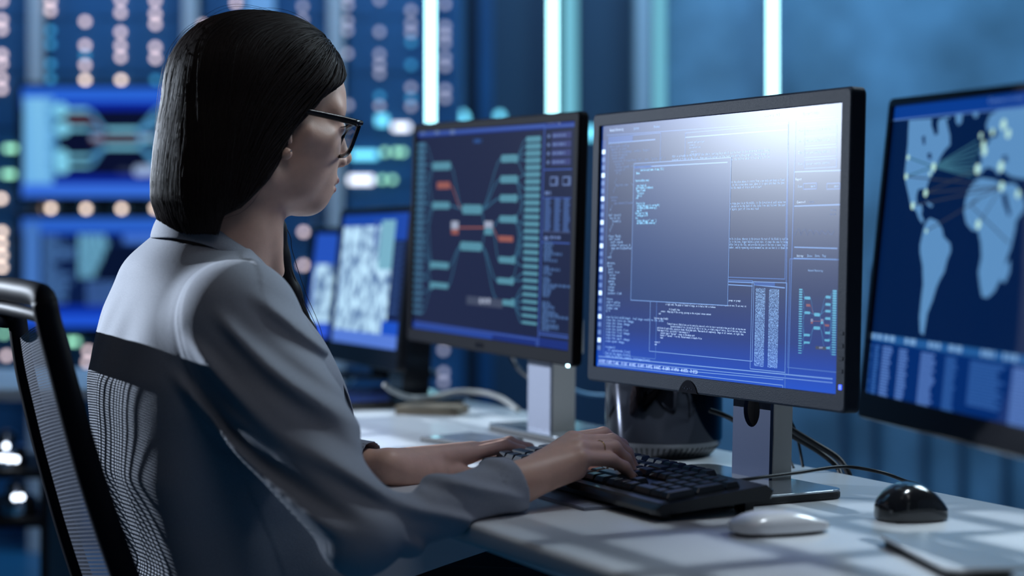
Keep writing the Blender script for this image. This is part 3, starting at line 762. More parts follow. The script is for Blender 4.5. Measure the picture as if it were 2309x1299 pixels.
def diagram(ui, f, bw, cN, cC, cB, cR, cW, wk=1.0):
    """f maps the diagram's own (s,t) onto the screen"""
    X = lambda x, y: f(*D(x, y))
    def node(x0, y0, x1, y1, m, L=3):
        a = X(x0, y0); b_ = X(x1, y1); c0 = .3 * (b_[1] - a[1]) * ui.h / ui.w
        ui.poly([(a[0] + c0, a[1]), (b_[0] - c0, a[1]), (b_[0], (a[1] + b_[1]) / 2), (b_[0] - c0, b_[1]), (a[0] + c0, b_[1]), (a[0], (a[1] + b_[1]) / 2)], m, L)
    def crv(a, b_, m, w_=1.0, L=2): ui.curve(X(*a), X(*b_), bw * w_, m, L)
    nb = 27
    for k in range(nb):
        q = k / (nb - 1)
        x = 622 - 17 * q; y = 190 + 815 * q; node(x, y - 9, x + 50, y + 9, cB)
        x = 1163 - 20 * q; y = 160 + 898 * q; node(x - 2, y - 12, x + 72, y + 12, cN)
    for (x0, y0, x1, y1) in ((712, 273, 795, 309), (712, 466, 790, 501), (700, 757, 785, 795), (700, 857, 782, 892)):
        node(x0, y0, x1, y1, cN)
    for (x0, y0, x1, y1) in ((848, 480, 948, 527), (838, 660, 948, 708), (1038, 237, 1112, 272), (1034, 338, 1112, 374), (1032, 431, 1110, 467), (1030, 533, 1108, 569), (1027, 732, 1100, 768), (1020, 835, 1093, 871), (1045, 942, 1096, 976)):
        node(x0, y0, x1, y1, cN)
    for (x0, y0, x1, y1) in ((728, 369, 789, 402), (1029, 631, 1098, 663)): ui.rect(*X(x0, y0), *X(x1, y1), cR, 3)
    ui.rect(*X(797, 560), *X(831, 600), cW, 3); ui.rect(*X(797, 600), *X(831, 626), cR, 3); ui.rect(*X(959, 560), *X(998, 594), cW, 3); ui.rect(*X(959, 594), *X(998, 628), cN, 3)
    ui.line([X(831, 592), X(959, 592)], bw * .8, cR)
    for a, b_ in (((792, 290), (850, 500)), ((788, 485), (850, 500)), ((785, 776), (842, 682)), ((780, 875), (842, 686)), ((945, 500), (1040, 255)), ((945, 503), (1036, 356)), ((945, 503), (1034, 449)), ((945, 505), (958, 575)), ((945, 690), (962, 600)),
                  ((997, 592), (1032, 550)), ((997, 592), (1028, 750)), ((945, 684), (1022, 852)), ((945, 684), (1015, 935))): crv(a, b_, cC)
    crv((789, 386), (850, 503), cR, .7); crv((997, 594), (1030, 647), cR, .7)
    for (nx, ny, ks) in ((712, 291, (0, 3, 6, 9)), (712, 484, (4, 9, 12, 15)), (700, 776, (6, 14, 17, 21)), (700, 875, (15, 20, 23, 26))):
        for k in ks: q = k / 26; crv((672 - 17 * q, 190 + 815 * q), (nx + 3, ny), cC, .8)
        ui.dot(*X(nx, ny), bw * 2.2, cN)
    for (nx, ny, ks) in ((1112, 255, (0, 1, 2, 3, 5)), (1112, 356, (5, 7, 9, 11)), (1110, 449, (8,)), (1108, 551, (9, 12, 14, 17)), (1100, 750, (11, 13, 15, 18)), (1093, 853, (14, 19, 20)), (1096, 959, (21, 22, 23, 24, 25, 26))):
        for k in ks: q = k / 26; crv((nx - 3, ny), (1161 - 20 * q, 160 + 898 * q), cC, .8)
        ui.dot(*X(nx, ny), bw * 2.2, cN)
    ui.rect(*X(872, 925), *X(1046, 986), E_(52, 62, 90, .8), 2)
    for k in range(3): ui.dot(*X(940 + 20 * k, 950), bw * 1.6, cW, 4)
RAMP2 = E_(10, 36, 92, 1, .22)
base_quad(uL, E_(4, 20, 60, .9, .22))
SM = lambda s: s * .8185 / .782 if s < .782 else .8185 + (s - .782) * (.1815 / .218)
uL.smap = SM
ln_ = E_(60, 95, 185, .75, .22); tx_ = E_(120, 150, 215, .6, .22)
def LL(x, y): return uL.st(910 + x / 4.812, 250 + y / 4.812)
def L6(x, y): return uL.st(910 + x / 3.936, 500 + y / 3.936)
uL.rect(0, 0, 1, LL(110, 290)[1], E_(6, 48, 140, .9, .22), 1); uL.rect(0, L6(60, 870)[1], 1, 1, E_(4, 38, 120, .9, .22), 1)
uL.rect(0, LL(1000, 180)[1], .783, LL(1000, 215)[1], ln_, 2); uL.rect(0, LL(1000, 95)[1], .783, LL(1000, 115)[1], ln_, 2)
for x in (205, 350, 510): s, t = LL(x, 235); uL.rect(s - .012, t - .012, s + .016, t + .008, tx_, 3)
s, t = LL(765, 350); uL.words(s - .02, t, .006, .05, E_(30, 80, 150, .9, .22))
uL.rect(.782, 0, .789, 1, ln_, 2); uL.rect(.789, LL(1700, 150)[1], 1, LL(1700, 175)[1], ln_, 2)
uL.smap = None
diagram(uL, lambda s, t: (s, t), .0030, E_(98, 170, 195, .62, .22), E_(52, 112, 150, .6, .22), E_(82, 145, 185, .58, .22), E_(165, 95, 85, .75, .22), E_(170, 180, 205, .8, .22))
uL.smap = SM
s, t = LL(1570, 140); uL.text(.800, t, 'Monitoring', .007, E_(190, 205, 240, .9, .22), .075)
for k, y in enumerate((275, 370, 465, 560)):
    s, t = LL(1600, y); uL.rect(.838, t - .016, .965, t + .012, E_(52, 62, 125, .85, .22), 2); uL.words(.845, t + .004, .0035, .085, tx_); uL.rect(.808, t - .008, .824, t + .006, tx_, 2)
for y in (635,): uL.rect(.792, LL(1700, y)[1] - .003, .975, LL(1700, y)[1] + .003, ln_, 2)
for x0, x1 in ((.835, .885), (.918, .968)): t = LL(1630, 765)[1]; uL.frame(x0, t - .018, x1, t + .016, .0022, tx_); uL.rect(x1 - .014, t - .012, x1 - .004, t + .012, tx_, 3)
t = LL(1600, 910)[1]; uL.words(.802, t, .005, .04, tx_); uL.rect(.792, t + .012, .975, t + .016, ln_, 2)
ta = LL(1600, 950)[1]; tb = L6(1280, 70)[1]
for k in range(18):
    t = ta + (tb - ta) * k / 17
    for x0 in (.802, .868, .928): uL.rect(x0, t, x0 + random.uniform(.032, .045), t + .006, E_(70, 105, 170, .75, .22), 2)
uL.rect(.79, L6(1370, 85)[1], .975, L6(1370, 100)[1], E_(60, 75, 120, .7, .22), 2)
t = L6(1280, 150)[1]; uL.rect(.805, t - .010, .832, t + .006, tx_, 3); uL.words(.845, t, .004, .07, tx_); uL.rect(.79, t + .014, .975, t + .02, ln_, 2)
ta = L6(1250, 195)[1]; tb = L6(1250, 965)[1]
for k in range(40):
    t = ta + (tb - ta) * k / 39
    if k in (9, 10, 15, 25, 26): continue
    uL.words(.805 + .004 * random.random(), t, .0038, random.choice((.04, .05, .06, .09, .11)) + (.07 if k % 7 == 5 else 0), E_(70, 105, 160, .75, .22))
for y0, y1 in ((915, 960),): uL.rect(.01, L6(100, 905)[1], .52, L6(100, 945)[1], E_(30, 70, 165, .85, .22), 2)
uL.frame(.02, L6(700, 985)[1] - .004, .775, L6(700, 1040)[1] + .004, .0025, ln_)
uL.rect(.79, L6(1300, 1010)[1] - .004, 1, L6(1300, 1010)[1] + .004, ln_, 2); uL.rect(.79, L6(1300, 990)[1] - .004, 1, L6(1300, 990)[1], ln_, 2)
uL.smap = None
o = uL.build(mL.root)

# mini diagram inside the centre screen's side panel
mini = lambda s, t: (.862 + (s - .03) * .128 / .74 * .93, .655 + (t - .1) * .215 / .82)
diagram(ui, mini, .0007, E_(95, 185, 225, .85, .29), E_(60, 120, 180, .8, .29), E_(95, 185, 225, .85, .29), E_(150, 90, 100, .8, .29), E_(140, 150, 190, .8, .29))
set_uv(ui.build(mC.root))

# ---------------------------------------------------------------- right monitor with the world map
axR = screen_axes(.25, .1032, .0131)
mR = Monitor('monitor', 'monitor', 'right monitor cut by the frame edge showing a pale blue world map', (.4325, 1.6312, .9994), axR, .54, .325, (.0085, .0085, .026), .016, M['gloss_black'], M['wide_back'], base=(.47, 1.62, ZD), rough=.2)
stand(mR, (.487, 1.618), ZD + .011, .06, .03, -.02, M['silver'], M['stand_side'], (-.032, .14, -.07, .05, .0105), M['base_white'], False, .93)
uR = mR.ui
base_quad(uR, E_(3, 30, 74, .9, .2))
def RP(x, y): return uR.st(1940 + x / 3.417, 180 + y / 3.417)
def RQ(x, y): return uR.st(1900 + x / 1.476, 180 + y / 1.476)
def RT(x, y): return uR.st(1920 + x / 4.059, 720 + y / 4.059)
uR.rect(0, 0, 1, RP(300, 310)[1], E_(10, 62, 150, .9, .2), 1); uR.rect(0, RP(240, 200)[1] - .014, 1, RP(240, 200)[1], E_(62, 108, 190, .9, .2), 2); uR.rect(0, RP(230, 320)[1] - .006, 1, RP(230, 320)[1], E_(80, 125, 200, .8, .2), 2)
s, t = RP(985, 185); uR.text(s, t, 'Connections', .006, E_(110, 150, 210, .9, .2), .12)
land = E_(98, 152, 205, .86, .2)
NA = [(375, 312), (470, 305), (550, 300), (548, 350), (575, 430), (600, 415), (598, 330), (612, 300), (660, 298), (690, 430), (692, 500), (650, 545), (615, 600), (600, 640), (575, 700), (545, 745), (520, 800), (508, 850), (490, 838), (445, 845), (432, 900), (437, 960), (470, 950), (478, 1000), (470, 1040), (488, 1080), (480, 1110), (455, 1075), (430, 1010), (392, 985), (375, 900), (350, 790), (342, 720), (355, 600), (366, 500), (370, 400)]
uR.poly([RP(*p) for p in NA], land, 2)
for P_ in ([(735, 270), (790, 262), (780, 330), (755, 352), (738, 320)], [(865, 252), (910, 250), (905, 285), (880, 295)], [(640, 290), (690, 285), (680, 305)], [(505, 930), (560, 968), (545, 985), (510, 955)]): uR.poly([RP(*p) for p in P_], land, 2)
SA = [(270, 495), (280, 470), (292, 460), (318, 472), (332, 498), (336, 522), (358, 545), (360, 570), (348, 600), (338, 640), (322, 668), (312, 692), (298, 738), (282, 778), (276, 815), (270, 850), (258, 842), (256, 790), (262, 730), (268, 680), (266, 620), (258, 575), (258, 550)]
uR.poly([RQ(*p) for p in SA], land, 2)
AF = [(440, 335), (462, 326), (500, 332), (532, 345), (575, 345), (592, 372), (606, 408), (606, 430), (578, 470), (574, 500), (560, 560), (545, 600), (538, 640), (522, 670), (505, 705), (482, 726), (464, 722), (458, 690), (452, 640), (462, 590), (460, 545), (452, 505), (430, 500), (412, 478), (404, 440), (408, 405), (418, 370)]
uR.poly([RQ(*p) for p in AF], land, 2)
EU = [(440, 310), (440, 285), (462, 280), (462, 258), (455, 235), (470, 225), (490, 205), (484, 180), (478, 150), (490, 118), (520, 100), (560, 96), (620, 90), (700, 85), (700, 320), (600, 330), (560, 322), (530, 300), (520, 318), (505, 298), (480, 290), (460, 312)]
uR.poly([RQ(*p) for p in EU], land, 2)
uR.poly([RQ(*p) for p in ((545, 612), (558, 600), (556, 640), (540, 676), (526, 668), (532, 640))], land, 2)
uR.poly([RQ(*p) for p in ((700, 85), (900, 70), (900, 420), (760, 400), (700, 330))], land, 2)
sea = E_(6, 34, 84, .9, .2)
for P_ in ([(1095, 590), (1130, 580), (1135, 630), (1105, 635)], [(950, 690), (1010, 680), (1035, 720), (960, 725)], [(1090, 880), (1125, 870), (1160, 1040), (1140, 1050), (1105, 960)], [(975, 400), (1050, 380), (1060, 430), (1000, 455)], [(515, 570), (545, 560), (550, 610), (525, 612)], [(475, 440), (500, 430), (500, 500), (485, 500)]): uR.poly([RP(*p) for p in P_], sea, 3)
link = E_(70, 130, 160, .6, .2); link2 = E_(60, 70, 90, .7, .2)
hub = RP(565, 670)
for x, y in ((905, 470), (930, 505), (945, 545), (900, 600), (905, 650), (905, 688), (900, 720), (860, 745), (370, 598), (355, 745)): uR.line([hub, RP(x, y)], .0016, link, 4)
for x, y in ((1090, 820), (905, 690)): uR.line([RP(505, 870), RP(x, y)], .0013, link2, 4)
for a, b_ in (((405, 970), (1090, 825)), ((1090, 825), (910, 1115)), ((510, 1165), (905, 930)), ((355, 745), (905, 800)), ((845, 960), (1150, 1260)), ((1090, 825), (850, 945))): uR.line([RP(*a), RP(*b_)], .0013, link2, 4)
dt = E_(190, 235, 225, .95, .2)
for x, y, r_ in ((370, 598, 5), (355, 745, 6), (565, 672, 8), (505, 872, 7), (405, 970, 7), (538, 725, 4), (1105, 345, 9), (1140, 415, 8), (1020, 402, 6), (950, 500, 7), (958, 550, 8), (905, 688, 9), (1085, 668, 9), (1090, 822, 8), (910, 1115, 8), (1215, 880, 7), (510, 1165, 4), (930, 430, 5)): uR.dot(*RP(x, y), r_ * .00055, dt, 5)
t0 = RT(160, 115)[1]; t1 = RT(160, 190)[1]; uR.rect(0, t0, 1, t1, E_(34, 92, 158, .9, .2), 2)
for x in (200, 322, 512, 728, 920, 1215, 1420): s, t = RT(x, 200 + (x - 200) * .13 - 10); uR.words(s - .012, (t0 + t1) / 2 + .008, .006, .05, E_(120, 165, 215, .9, .2), 3)
t2 = RT(110, 715)[1]; uR.rect(0, t1, 1, t2, E_(2, 44, 112, .9, .2), 1)
xs = [uR.st(1920 + x / 4.059, 720 + y / 4.059)[0] for x, y in ((150, 230), (215, 235), (290, 250), (440, 262), (640, 300), (868, 330), (1090, 370), (1480, 430))]
wds = (.022, .024, .042, .04, .062, .045, .125, .12)
for k in range(19):
    t = t1 + .012 + (t2 - t1 - .02) * k / 18
    for j, (x, wd) in enumerate(zip(xs, wds)):
        if j == 6 and k > 13: continue
        uR.rect(x, t, x + wd * random.uniform(.75, 1), t + .0075, E_(*((88, 130, 205) if j in (2, 3, 4, 7) else (50, 100, 175)), .8, .2), 3)
uR.rect(0, t2, 1, t2 + .022, E_(58, 104, 190, .9, .2), 2); uR.rect(0, t2 + .022, 1, 1, E_(14, 66, 150, .9, .2), 2)
uR.build(mR.root)

# ---------------------------------------------------------------- monitor further back with an aerial map
k_ = 1.0
axB = screen_axes(.3961, .1084, -.0087)
cB = np.array([-.2641 * k_, 3.4029 * k_, CZ + (.9409 - CZ) * k_])
mBk = Monitor('monitor', 'monitor', 'small black monitor behind the left monitor showing a pale aerial map', cB - axB[1] * .012, axB, .385 + .03, .241 + .05, (.015, .013, .037), .02, M['gloss_black'], M['gloss_black'], base=(cB[0], cB[1], ZD), rough=.2)
stand(mBk, (cB[0] + .05, cB[1] + .0), ZD + .015, .075, .05, -.06, M['gloss_black'], M['gloss_black'], (-.14, .16, -.08, .24, .0145), M['gloss_black'], False, .93)
uB = mBk.ui
AER = bpy.data.materials.new('screen_aerial_map'); AER.use_nodes = True
nt = AER.node_tree; pb = nt.nodes['Principled BSDF']; pb.inputs['Base Color'].default_value = (.01, .01, .012, 1); pb.inputs['Roughness'].default_value = .2
tc = nt.nodes.new('ShaderNodeTexCoord'); nz = nt.nodes.new('ShaderNodeTexNoise'); nz.inputs['Scale'].default_value = 48; nz.inputs['Detail'].default_value = 3
rp = nt.nodes.new('ShaderNodeValToRGB'); nt.links.new(tc.outputs['Object'], nz.inputs['Vector']); nt.links.new(nz.outputs['Fac'], rp.inputs['Fac']); nt.links.new(rp.outputs['Color'], pb.inputs['Emission Color']); pb.inputs['Emission Strength'].default_value = 1.3
rp.color_ramp.elements[0].position = .36; rp.color_ramp.elements[0].color = lin(52, 82, 132); rp.color_ramp.elements[1].position = .60; rp.color_ramp.elements[1].color = lin(176, 212, 234)
base_quad(uB, E_(24, 70, 170, .95, .2))
def BP(x, y): s, t = mBk.ui.st(640 + x / 2.498, 480 + y / 2.498); return s, t
uB.rect(.02, .09, .80, .90, AER, 1); uB.rect(.60, .05, .80, .42, E_(130, 190, 215, .85, .2), 2); uB.rect(.80, .2, 1.0, .85, E_(8, 28, 74, .9, .2), 2)
for k in range(12): uB.words(.82, .24 + k * .045, .003, .12, E_(70, 110, 180, .8, .2), 3)
uB.rect(.50, .05, .55, .24, E_(60, 90, 170, .9, .2), 2); uB.rect(.74, .80, 1, .90, E_(20, 80, 200, .95, .2), 3); uB.rect(0, .9, 1, 1, E_(90, 130, 225, .9, .2), 2)
uB.build(mBk.root)
# second one behind it: only its left edge shows
axS = screen_axes(.85, .16, 0); cS = np.array([-.315, 3.92, .905])
mS = Monitor('monitor', 'monitor', 'bluish monitor mostly hidden behind the small black monitor', cS, axS, .36, .27, (.014, .014, .03), .02, M['gloss_black'], M['gloss_black'], base=(cS[0], cS[1], ZD), rough=.2)
stand(mS, (cS[0] + .04, cS[1] + .03), ZD + .013, .07, .05, -.08, M['gloss_black'], M['gloss_black'], (-.1, .1, -.08, .09, .0125), M['gloss_black'], False, .93)
uS = mS.ui; base_quad(uS, E_(38, 84, 190, .95, .2)); uS.rect(.03, .3, .8, .85, AER, 1); uS.rect(0, .88, 1, 1, E_(50, 90, 220, .95, .2), 1); uS.build(mS.root)

# ---------------------------------------------------------------- two wall screens far left
axF = (np.array([1.0, 0, 0]), np.array([0, 0, 1.0]), np.array([0, -1.0, 0]))
def wall_screen(v0, v1, label):
    y = 5.86; x0 = (48 - U0) / FPX * y; x1 = x0 + .640; za = CZ - (v0 - V0) / FPX * y; zb = CZ - (v1 - V0) / FPX * y
    bz = .016
    m_ = Monitor('wall_screen', 'screen', label, ((x0 + x1) / 2, y, (za + zb) / 2), axF, x1 - x0 + 2 * bz, za - zb + 2 * bz, (bz, bz, bz), .05, M['black'], M['black'], rough=.25, group='wall screens on the server rack')
    b = MB(); b.box(((x0 + x1) / 2, y + .105, (za + zb) / 2), (.2, .065, .15), .004); b.build('wall_mount', M['black'], m_.root)
    return m_
t1_ = wall_screen(197, 444, 'upper wall screen with a bright cyan node diagram on blue'); u1 = t1_.ui
base_quad(u1, E_(4, 8, 40, 1, .25)); u1.rect(0, 0, 1, .13, E_(40, 100, 215, .95, .25), 1); u1.rect(0, .13, 1, .20, E_(6, 36, 165, .95, .25), 1); u1.rect(0, .88, 1, 1, E_(56, 112, 225, .95, .25), 1); u1.rect(0, .80, 1, .88, E_(8, 36, 150, .95, .25), 1)
u1.rect(.01, .09, .155, .88, E_(110, 180, 235, .95, .25), 2); u1.rect(.92, .09, .985, .88, E_(130, 215, 250, .95, .25), 2)
diagram(u1, lambda s, t: (.155 + (s - .09) * 1.12, .14 + (t - .1) * .86), .0105, E_(130, 212, 242, .95, .25), E_(80, 150, 200, .9, .25), E_(130, 200, 240, .95, .25), E_(128, 80, 76, .9, .25), E_(160, 185, 225, .9, .25))
u1.build(t1_.root)
t2_ = wall_screen(492, 738, 'lower wall screen with dark blue code windows'); u2 = t2_.ui
base_quad(u2, E_(6, 24, 66, 1, .25)); u2.rect(0, 0, 1, .12, E_(44, 100, 205, .95, .25), 1); u2.rect(0, .12, 1, .15, E_(14, 56, 170, .95, .25), 1); u2.rect(0, .88, 1, 1, E_(30, 84, 215, .95, .25), 1); u2.rect(0, .80, 1, .88, E_(6, 44, 160, .95, .25), 1)
u2.rect(.01, .05, .09, .9, E_(70, 120, 195, .9, .25), 2); u2.rect(.34, .25, .72, .66, E_(3, 14, 44, 1, .25), 3); u2.rect(.5, .15, .8, .23, E_(70, 120, 215, .9, .25), 2)
random.seed(3)
for k in range(26):
    t = .17 + k * .025
    u2.words(.11, t, .005, random.uniform(.04, .16), E_(90, 140, 205, .9, .25), 4)
    if k < 16: u2.words(.28, t, .007, .15 - .006 * abs(k - 3), E_(120, 190, 225, .95, .25), 4)
    if k > 16: u2.words(.32, t, .005, random.uniform(.15, .35), E_(80, 125, 200, .9, .25), 4)
u2.build(t2_.root)
# ================================================================== DESK AND WHAT STANDS ON IT
E1 = np.array([-.438, .899, 0.0]); E1 /= np.linalg.norm(E1)     # along the desk, away from the camera
FW = np.array([.899, .438, 0.0]); FW /= np.linalg.norm(FW)      # across the desk, away from the person
UP = np.array([0, 0, 1.0])
KD = np.array([-.035, 1.958, 0.0])                              # a point on the front edge
DK = empty('desk', (*(KD + FW * .3)[:2], 0), 'white desk in the foreground carrying the monitors and keyboard', 'desk')
fr_d = np.array([E1, -FW, UP])                                   # x along, y towards the person
b = MB(fr_d, KD); b.prism([(-1.05, -.597), (1.56, -.597), (1.56, -.004), (1.2, 0), (-1.05, 0)], ZD - .026, ZD, .0075)
b.build('desktop', M['desk'], DK, True, 50)
for t in (-1.0, 1.5):
    b = MB(fr_d, KD); b.box((t, -.33, (ZD - .026) / 2), (.03, .48, ZD - .026), .003); b.build('leg', M['desk_far'], DK)
b = MB(fr_d, KD); b.box((.12, -.535, .52), (2.2, .018, .30), .002); b.build('modesty_panel', M['panel_dark'], DK)

# curved bracket plate under the top, near the person's elbow
b = MB(); poly = [(-.06, .688), (.30, .694), (.20, .673), (.10, .6535), (.05, .642), (.012, .6325), (-.06, .602)]
c_ = KD + E1 * .20; P_ = [c_ + FW * f + UP * z for f, z in poly]; n_ = len(P_)
b.add(P_ + [q + E1 * .004 for q in P_], [tuple(range(n_)), tuple(range(2 * n_ - 1, n_ - 1, -1))] + [(k, n_ + k, n_ + (k + 1) % n_, (k + 1) % n_) for k in range(n_)])
b.build('support_bracket', M['desk_far'], DK)
# ---- keyboard
M['kb'] = mat('keyboard_black', (0.009, 0.010, 0.013), 0.32, bump=(700, .15))
M['key'] = mat('keycap_black', (0.012, 0.014, 0.018), 0.28)
M['kb_silver'] = mat('keyboard_satin_edge', (0.11, 0.115, 0.125), 0.28, metal=.5)
KL, KWd = .448, .150
kn = np.array([.154, 1.970, ZD])
kx, ky = -E1, FW                                                # user's right, away from user
ko = kn - kx * KL
KB = empty('keyboard', ko + kx * KL / 2 + ky * KWd / 2, 'black computer keyboard under the typing hands', 'keyboard')
fr_k = np.array([kx, ky, UP])
topz = lambda y: .0195 + (y / KWd) * .0135
b = MB(fr_k, ko)
def ksec(x, ins=0.0):
    return [(x, ins, .008), (x, ins - .002, .0135), (x, .006, topz(.006)), (x, .018, topz(.018) - .0005), (x, KWd - .012, topz(KWd) - .0005), (x, KWd - ins, topz(KWd) - .007), (x, KWd - .004 - ins, .017)]
b.loft([ksec(0, .004), ksec(.003, .001), ksec(.012), ksec(KL - .012), ksec(KL - .003, .001), ksec(KL, .004)])
b.build('case', M['kb'], KB)
b = MB(fr_k, ko); b.loft([[(x, .0005, .0138), (x, .0055, topz(.006) + .0006), (x, .0165, topz(.017) + .0006), (x, .0165, topz(.017) - .001), (x, .002, .012)] for x in (.006, KL - .006)])
b.build('front_rim', M['kb_silver'], KB)
for x in (.03, KL - .03):
    b = MB(fr_k, ko); b.box((x, .02, .0050), (.03, .010, .009), .001); b.build('foot', M['matte_black'], KB)
    b = MB(fr_k, ko); b.box((x, KWd - .022, .0110), (.022, .012, .021), .001); b.build('foot', M['matte_black'], KB)
U_ = .0188
key_me = {}
def key(x, y, wu, hu=1.0):
    """x, y = lower-left corner on the key field in metres"""
    kk = (wu, hu)
    w_, h_ = wu * U_ - .0016, hu * U_ - .0016
    cx, cy = x + wu * U_ / 2, y + hu * U_ / 2
    if kk not in key_me:
        q = MB(fr_k); s = (KWd and .0135 / KWd)
        sec = lambda a, c, z, dy=0: [(px, py + dy, z + (py) * s) for px, py in ((-a, -c), (-a * .94, -c * 1.0), (a * .94, -c), (a, -c * .94), (a, c * .94), (a * .94, c), (-a * .94, c), (-a, c * .94))]
        a, c = w_ / 2, h_ / 2
        q.loft([sec(a, c, 0), sec(a - .0004, c - .0004, .0035), sec(a - .0022, c - .0026, .0078, .0007), sec(a - .0032, c - .0036, .0084, .0007)])
        o = q.build('key', M['key']); key_me[kk] = o.data
    else:
        o = bpy.data.objects.new('key', key_me[kk]); COL.objects.link(o)
    p = ko + kx * cx + ky * cy + UP * (topz(cy) - .0008)
    o.parent = KB; o.location = tuple(p - wloc(KB))
x0, y0 = .010, .0185
rows = [[1.25, 1.25, 1.25, 6.25, 1.25, 1.25, 1.25, 1.25], [2.25] + [1] * 10 + [2.75], [1.75] + [1] * 11 + [2.25], [1.5] + [1] * 12 + [1.5], [1] * 13 + [2]]
for i, rw in enumerate(rows):
    x = x0
    for wu in rw: key(x, y0 + i * U_, wu); x += wu * U_
yf = y0 + 5 * U_ + .005
x = x0
for g in (1, 4, 4, 4):
    for _ in range(g): key(x, yf, 1, .9); x += U_
    x += U_ * (1 if g == 1 else .5)
xn = x0 + 15 * U_ + .006
for (dx, dy) in ((0, 0), (1, 0), (2, 0), (1, 1)): key(xn + dx * U_, y0 + dy * U_, 1)
for dy in (3, 4):
    for dx in range(3): key(xn + dx * U_, y0 + dy * U_, 1)
for dx in range(3): key(xn + dx * U_, yf, 1, .9)
xp = xn + 3 * U_ + .006
for dy in (1, 2, 3, 4):
    for dx in range(3): key(xp + dx * U_, y0 + dy * U_, 1)
key(xp, y0, 2); key(xp + 2 * U_, y0, 1); key(xp + 3 * U_, y0, 1, 2); key(xp + 3 * U_, y0 + 2 * U_, 1, 2); key(xp + 3 * U_, y0 + 4 * U_, 1)
b = MB(fr_k, ko)
for k in range(3): b.box((xp + .012 + k * .014, yf + .010, topz(yf + .01)), (.004, .0025, .0012), .0003)
b.build('status_lamp', mat('lamp_lens', (.35, .38, .42), .3), KB)
cab = spline([W(1640, 1087, 2.075), W(1700, 1079, 2.09), W(1800, 1066, 2.13), W(1900, 1052.5, 2.18), W(1985, 1065, 2.17), W(2040, 1084, 2.19), W(2076, 1096, 2.27), W(2096, 1132, 2.33)], 60)
b = MB(); b.tube(cab, .0021, 8); b.build('cable', M['black'], KB, True)

# ---- pad under the keyboard's front, slim tablet further back
M['pad'] = mat('grey_pad', (0.20, 0.22, 0.28), 0.45)
o0 = np.array([.080, 2.058, ZD])
b = MB(np.array([E1, FW, UP]), o0); b.prism([(0, 0), (.26, 0), (.26, .085), (0, .085)][::-1], .0004, .0040, .0010)
PD = empty('pad', o0 + E1 * .13 + FW * .04, 'thin grey pad lying under the front edge of the keyboard', 'pad'); b.build('sheet', M['pad'], PD)
TB = empty('tablet', (-.06, 2.79, ZD), 'slim grey tablet lying flat between the left hand and the silver stand', 'tablet')
ta_ = np.array([.69, -.72, 0.0]); tb_ = np.array([.72, .69, 0.0])
b = MB(np.array([ta_, tb_, UP]), np.array([-.135, 2.737, ZD])); b.prism([(0, 0), (.115, 0), (.115, .10), (0, .10)], .0005, .0065, .002); b.build('body', M['matte_black'], TB)
b = MB(np.array([ta_, tb_, UP]), np.array([-.135, 2.737, ZD])); b.prism([(.004, .004), (.111, .004), (.111, .096), (.004, .096)], .0063, .0071, .0002); b.build('glass', mat('tablet_glass', (.32, .35, .40), .12), TB)

# ---- mice
def dome(frame, c, L, Wd, H, power, skirt, name, m, parent, low=0.0, z0=.0015):
    q = MB(frame, c); rings = []
    N = 28
    for i in range(N + 1):
        s = -1 + 2 * i / N; sc_ = (1 - abs(s) ** power) ** (1 / power) if abs(s) < 1 else 0.0
        sc_ = max(sc_, .02); hh = low + (H - low) * (1 - (abs(s + .08) ** 2.2) * .93)
        hh = max(hh, low * .6); ring = []
        for k in range(17):
            a = math.pi * k / 16; ca, sa = math.cos(a), math.sin(a)
            ring.append((s * L / 2, -Wd / 2 * sc_ * (abs(ca) ** .75) * (1 if ca > 0 else -1), z0 + skirt + (hh - skirt) * (sa ** .8 if sa > 0 else 0)))
        ring.append((s * L / 2, Wd / 2 * sc_ * .96, z0)); ring.append((s * L / 2, -Wd / 2 * sc_ * .96, z0))
        rings.append(ring)
    q.loft(rings); return q.build(name, m, parent, True, 60)
M['mouse_white'] = mat('white_mouse_shell', (0.70, 0.70, 0.72), 0.18, coat=.4)
M['mouse_black'] = mat('black_mouse_shell', (0.010, 0.010, 0.012), 0.16, coat=.5)
mw = np.array([.274, 1.912, ZD]); ax_m = np.array([.93, .36, 0.0]); ax_m /= np.linalg.norm(ax_m); ay_m = np.array([-ax_m[1], ax_m[0], 0])
MW = empty('computer_mouse', mw, 'low white computer mouse in front of the keyboard', 'mouse')
dome(np.array([ax_m, ay_m, UP]), mw, .108, .058, .0210, 2.8, .0065, 'shell', M['mouse_white'], MW, .004, .0035)
b = MB(np.array([ax_m, ay_m, UP]), mw)
b.prism([(.049 * math.cos(k * math.pi / 12), .0265 * math.sin(k * math.pi / 12)) for k in range(24)], .0002, .0042, .0008)
b.build('runner', M['matte_black'], MW)
mb_ = np.array([.4285, 2.000, ZD]); ax_b = np.array([.955, .30, 0.0]); ax_b /= np.linalg.norm(ax_b); ay_b = np.array([-ax_b[1], ax_b[0], 0])
MK = empty('computer_mouse', mb_, 'rounded glossy black computer mouse behind the white tablet', 'mouse')
dome(np.array([ax_b, ay_b, UP]), mb_, .078, .060, .0385, 2.6, .008, 'shell', M['mouse_black'], MK, .010)
b = MB(np.array([ax_b, ay_b, UP]), mb_); b.box((0, 0, .001), (.055, .04, .002), .0004); b.build('runner', M['matte_black'], MK)
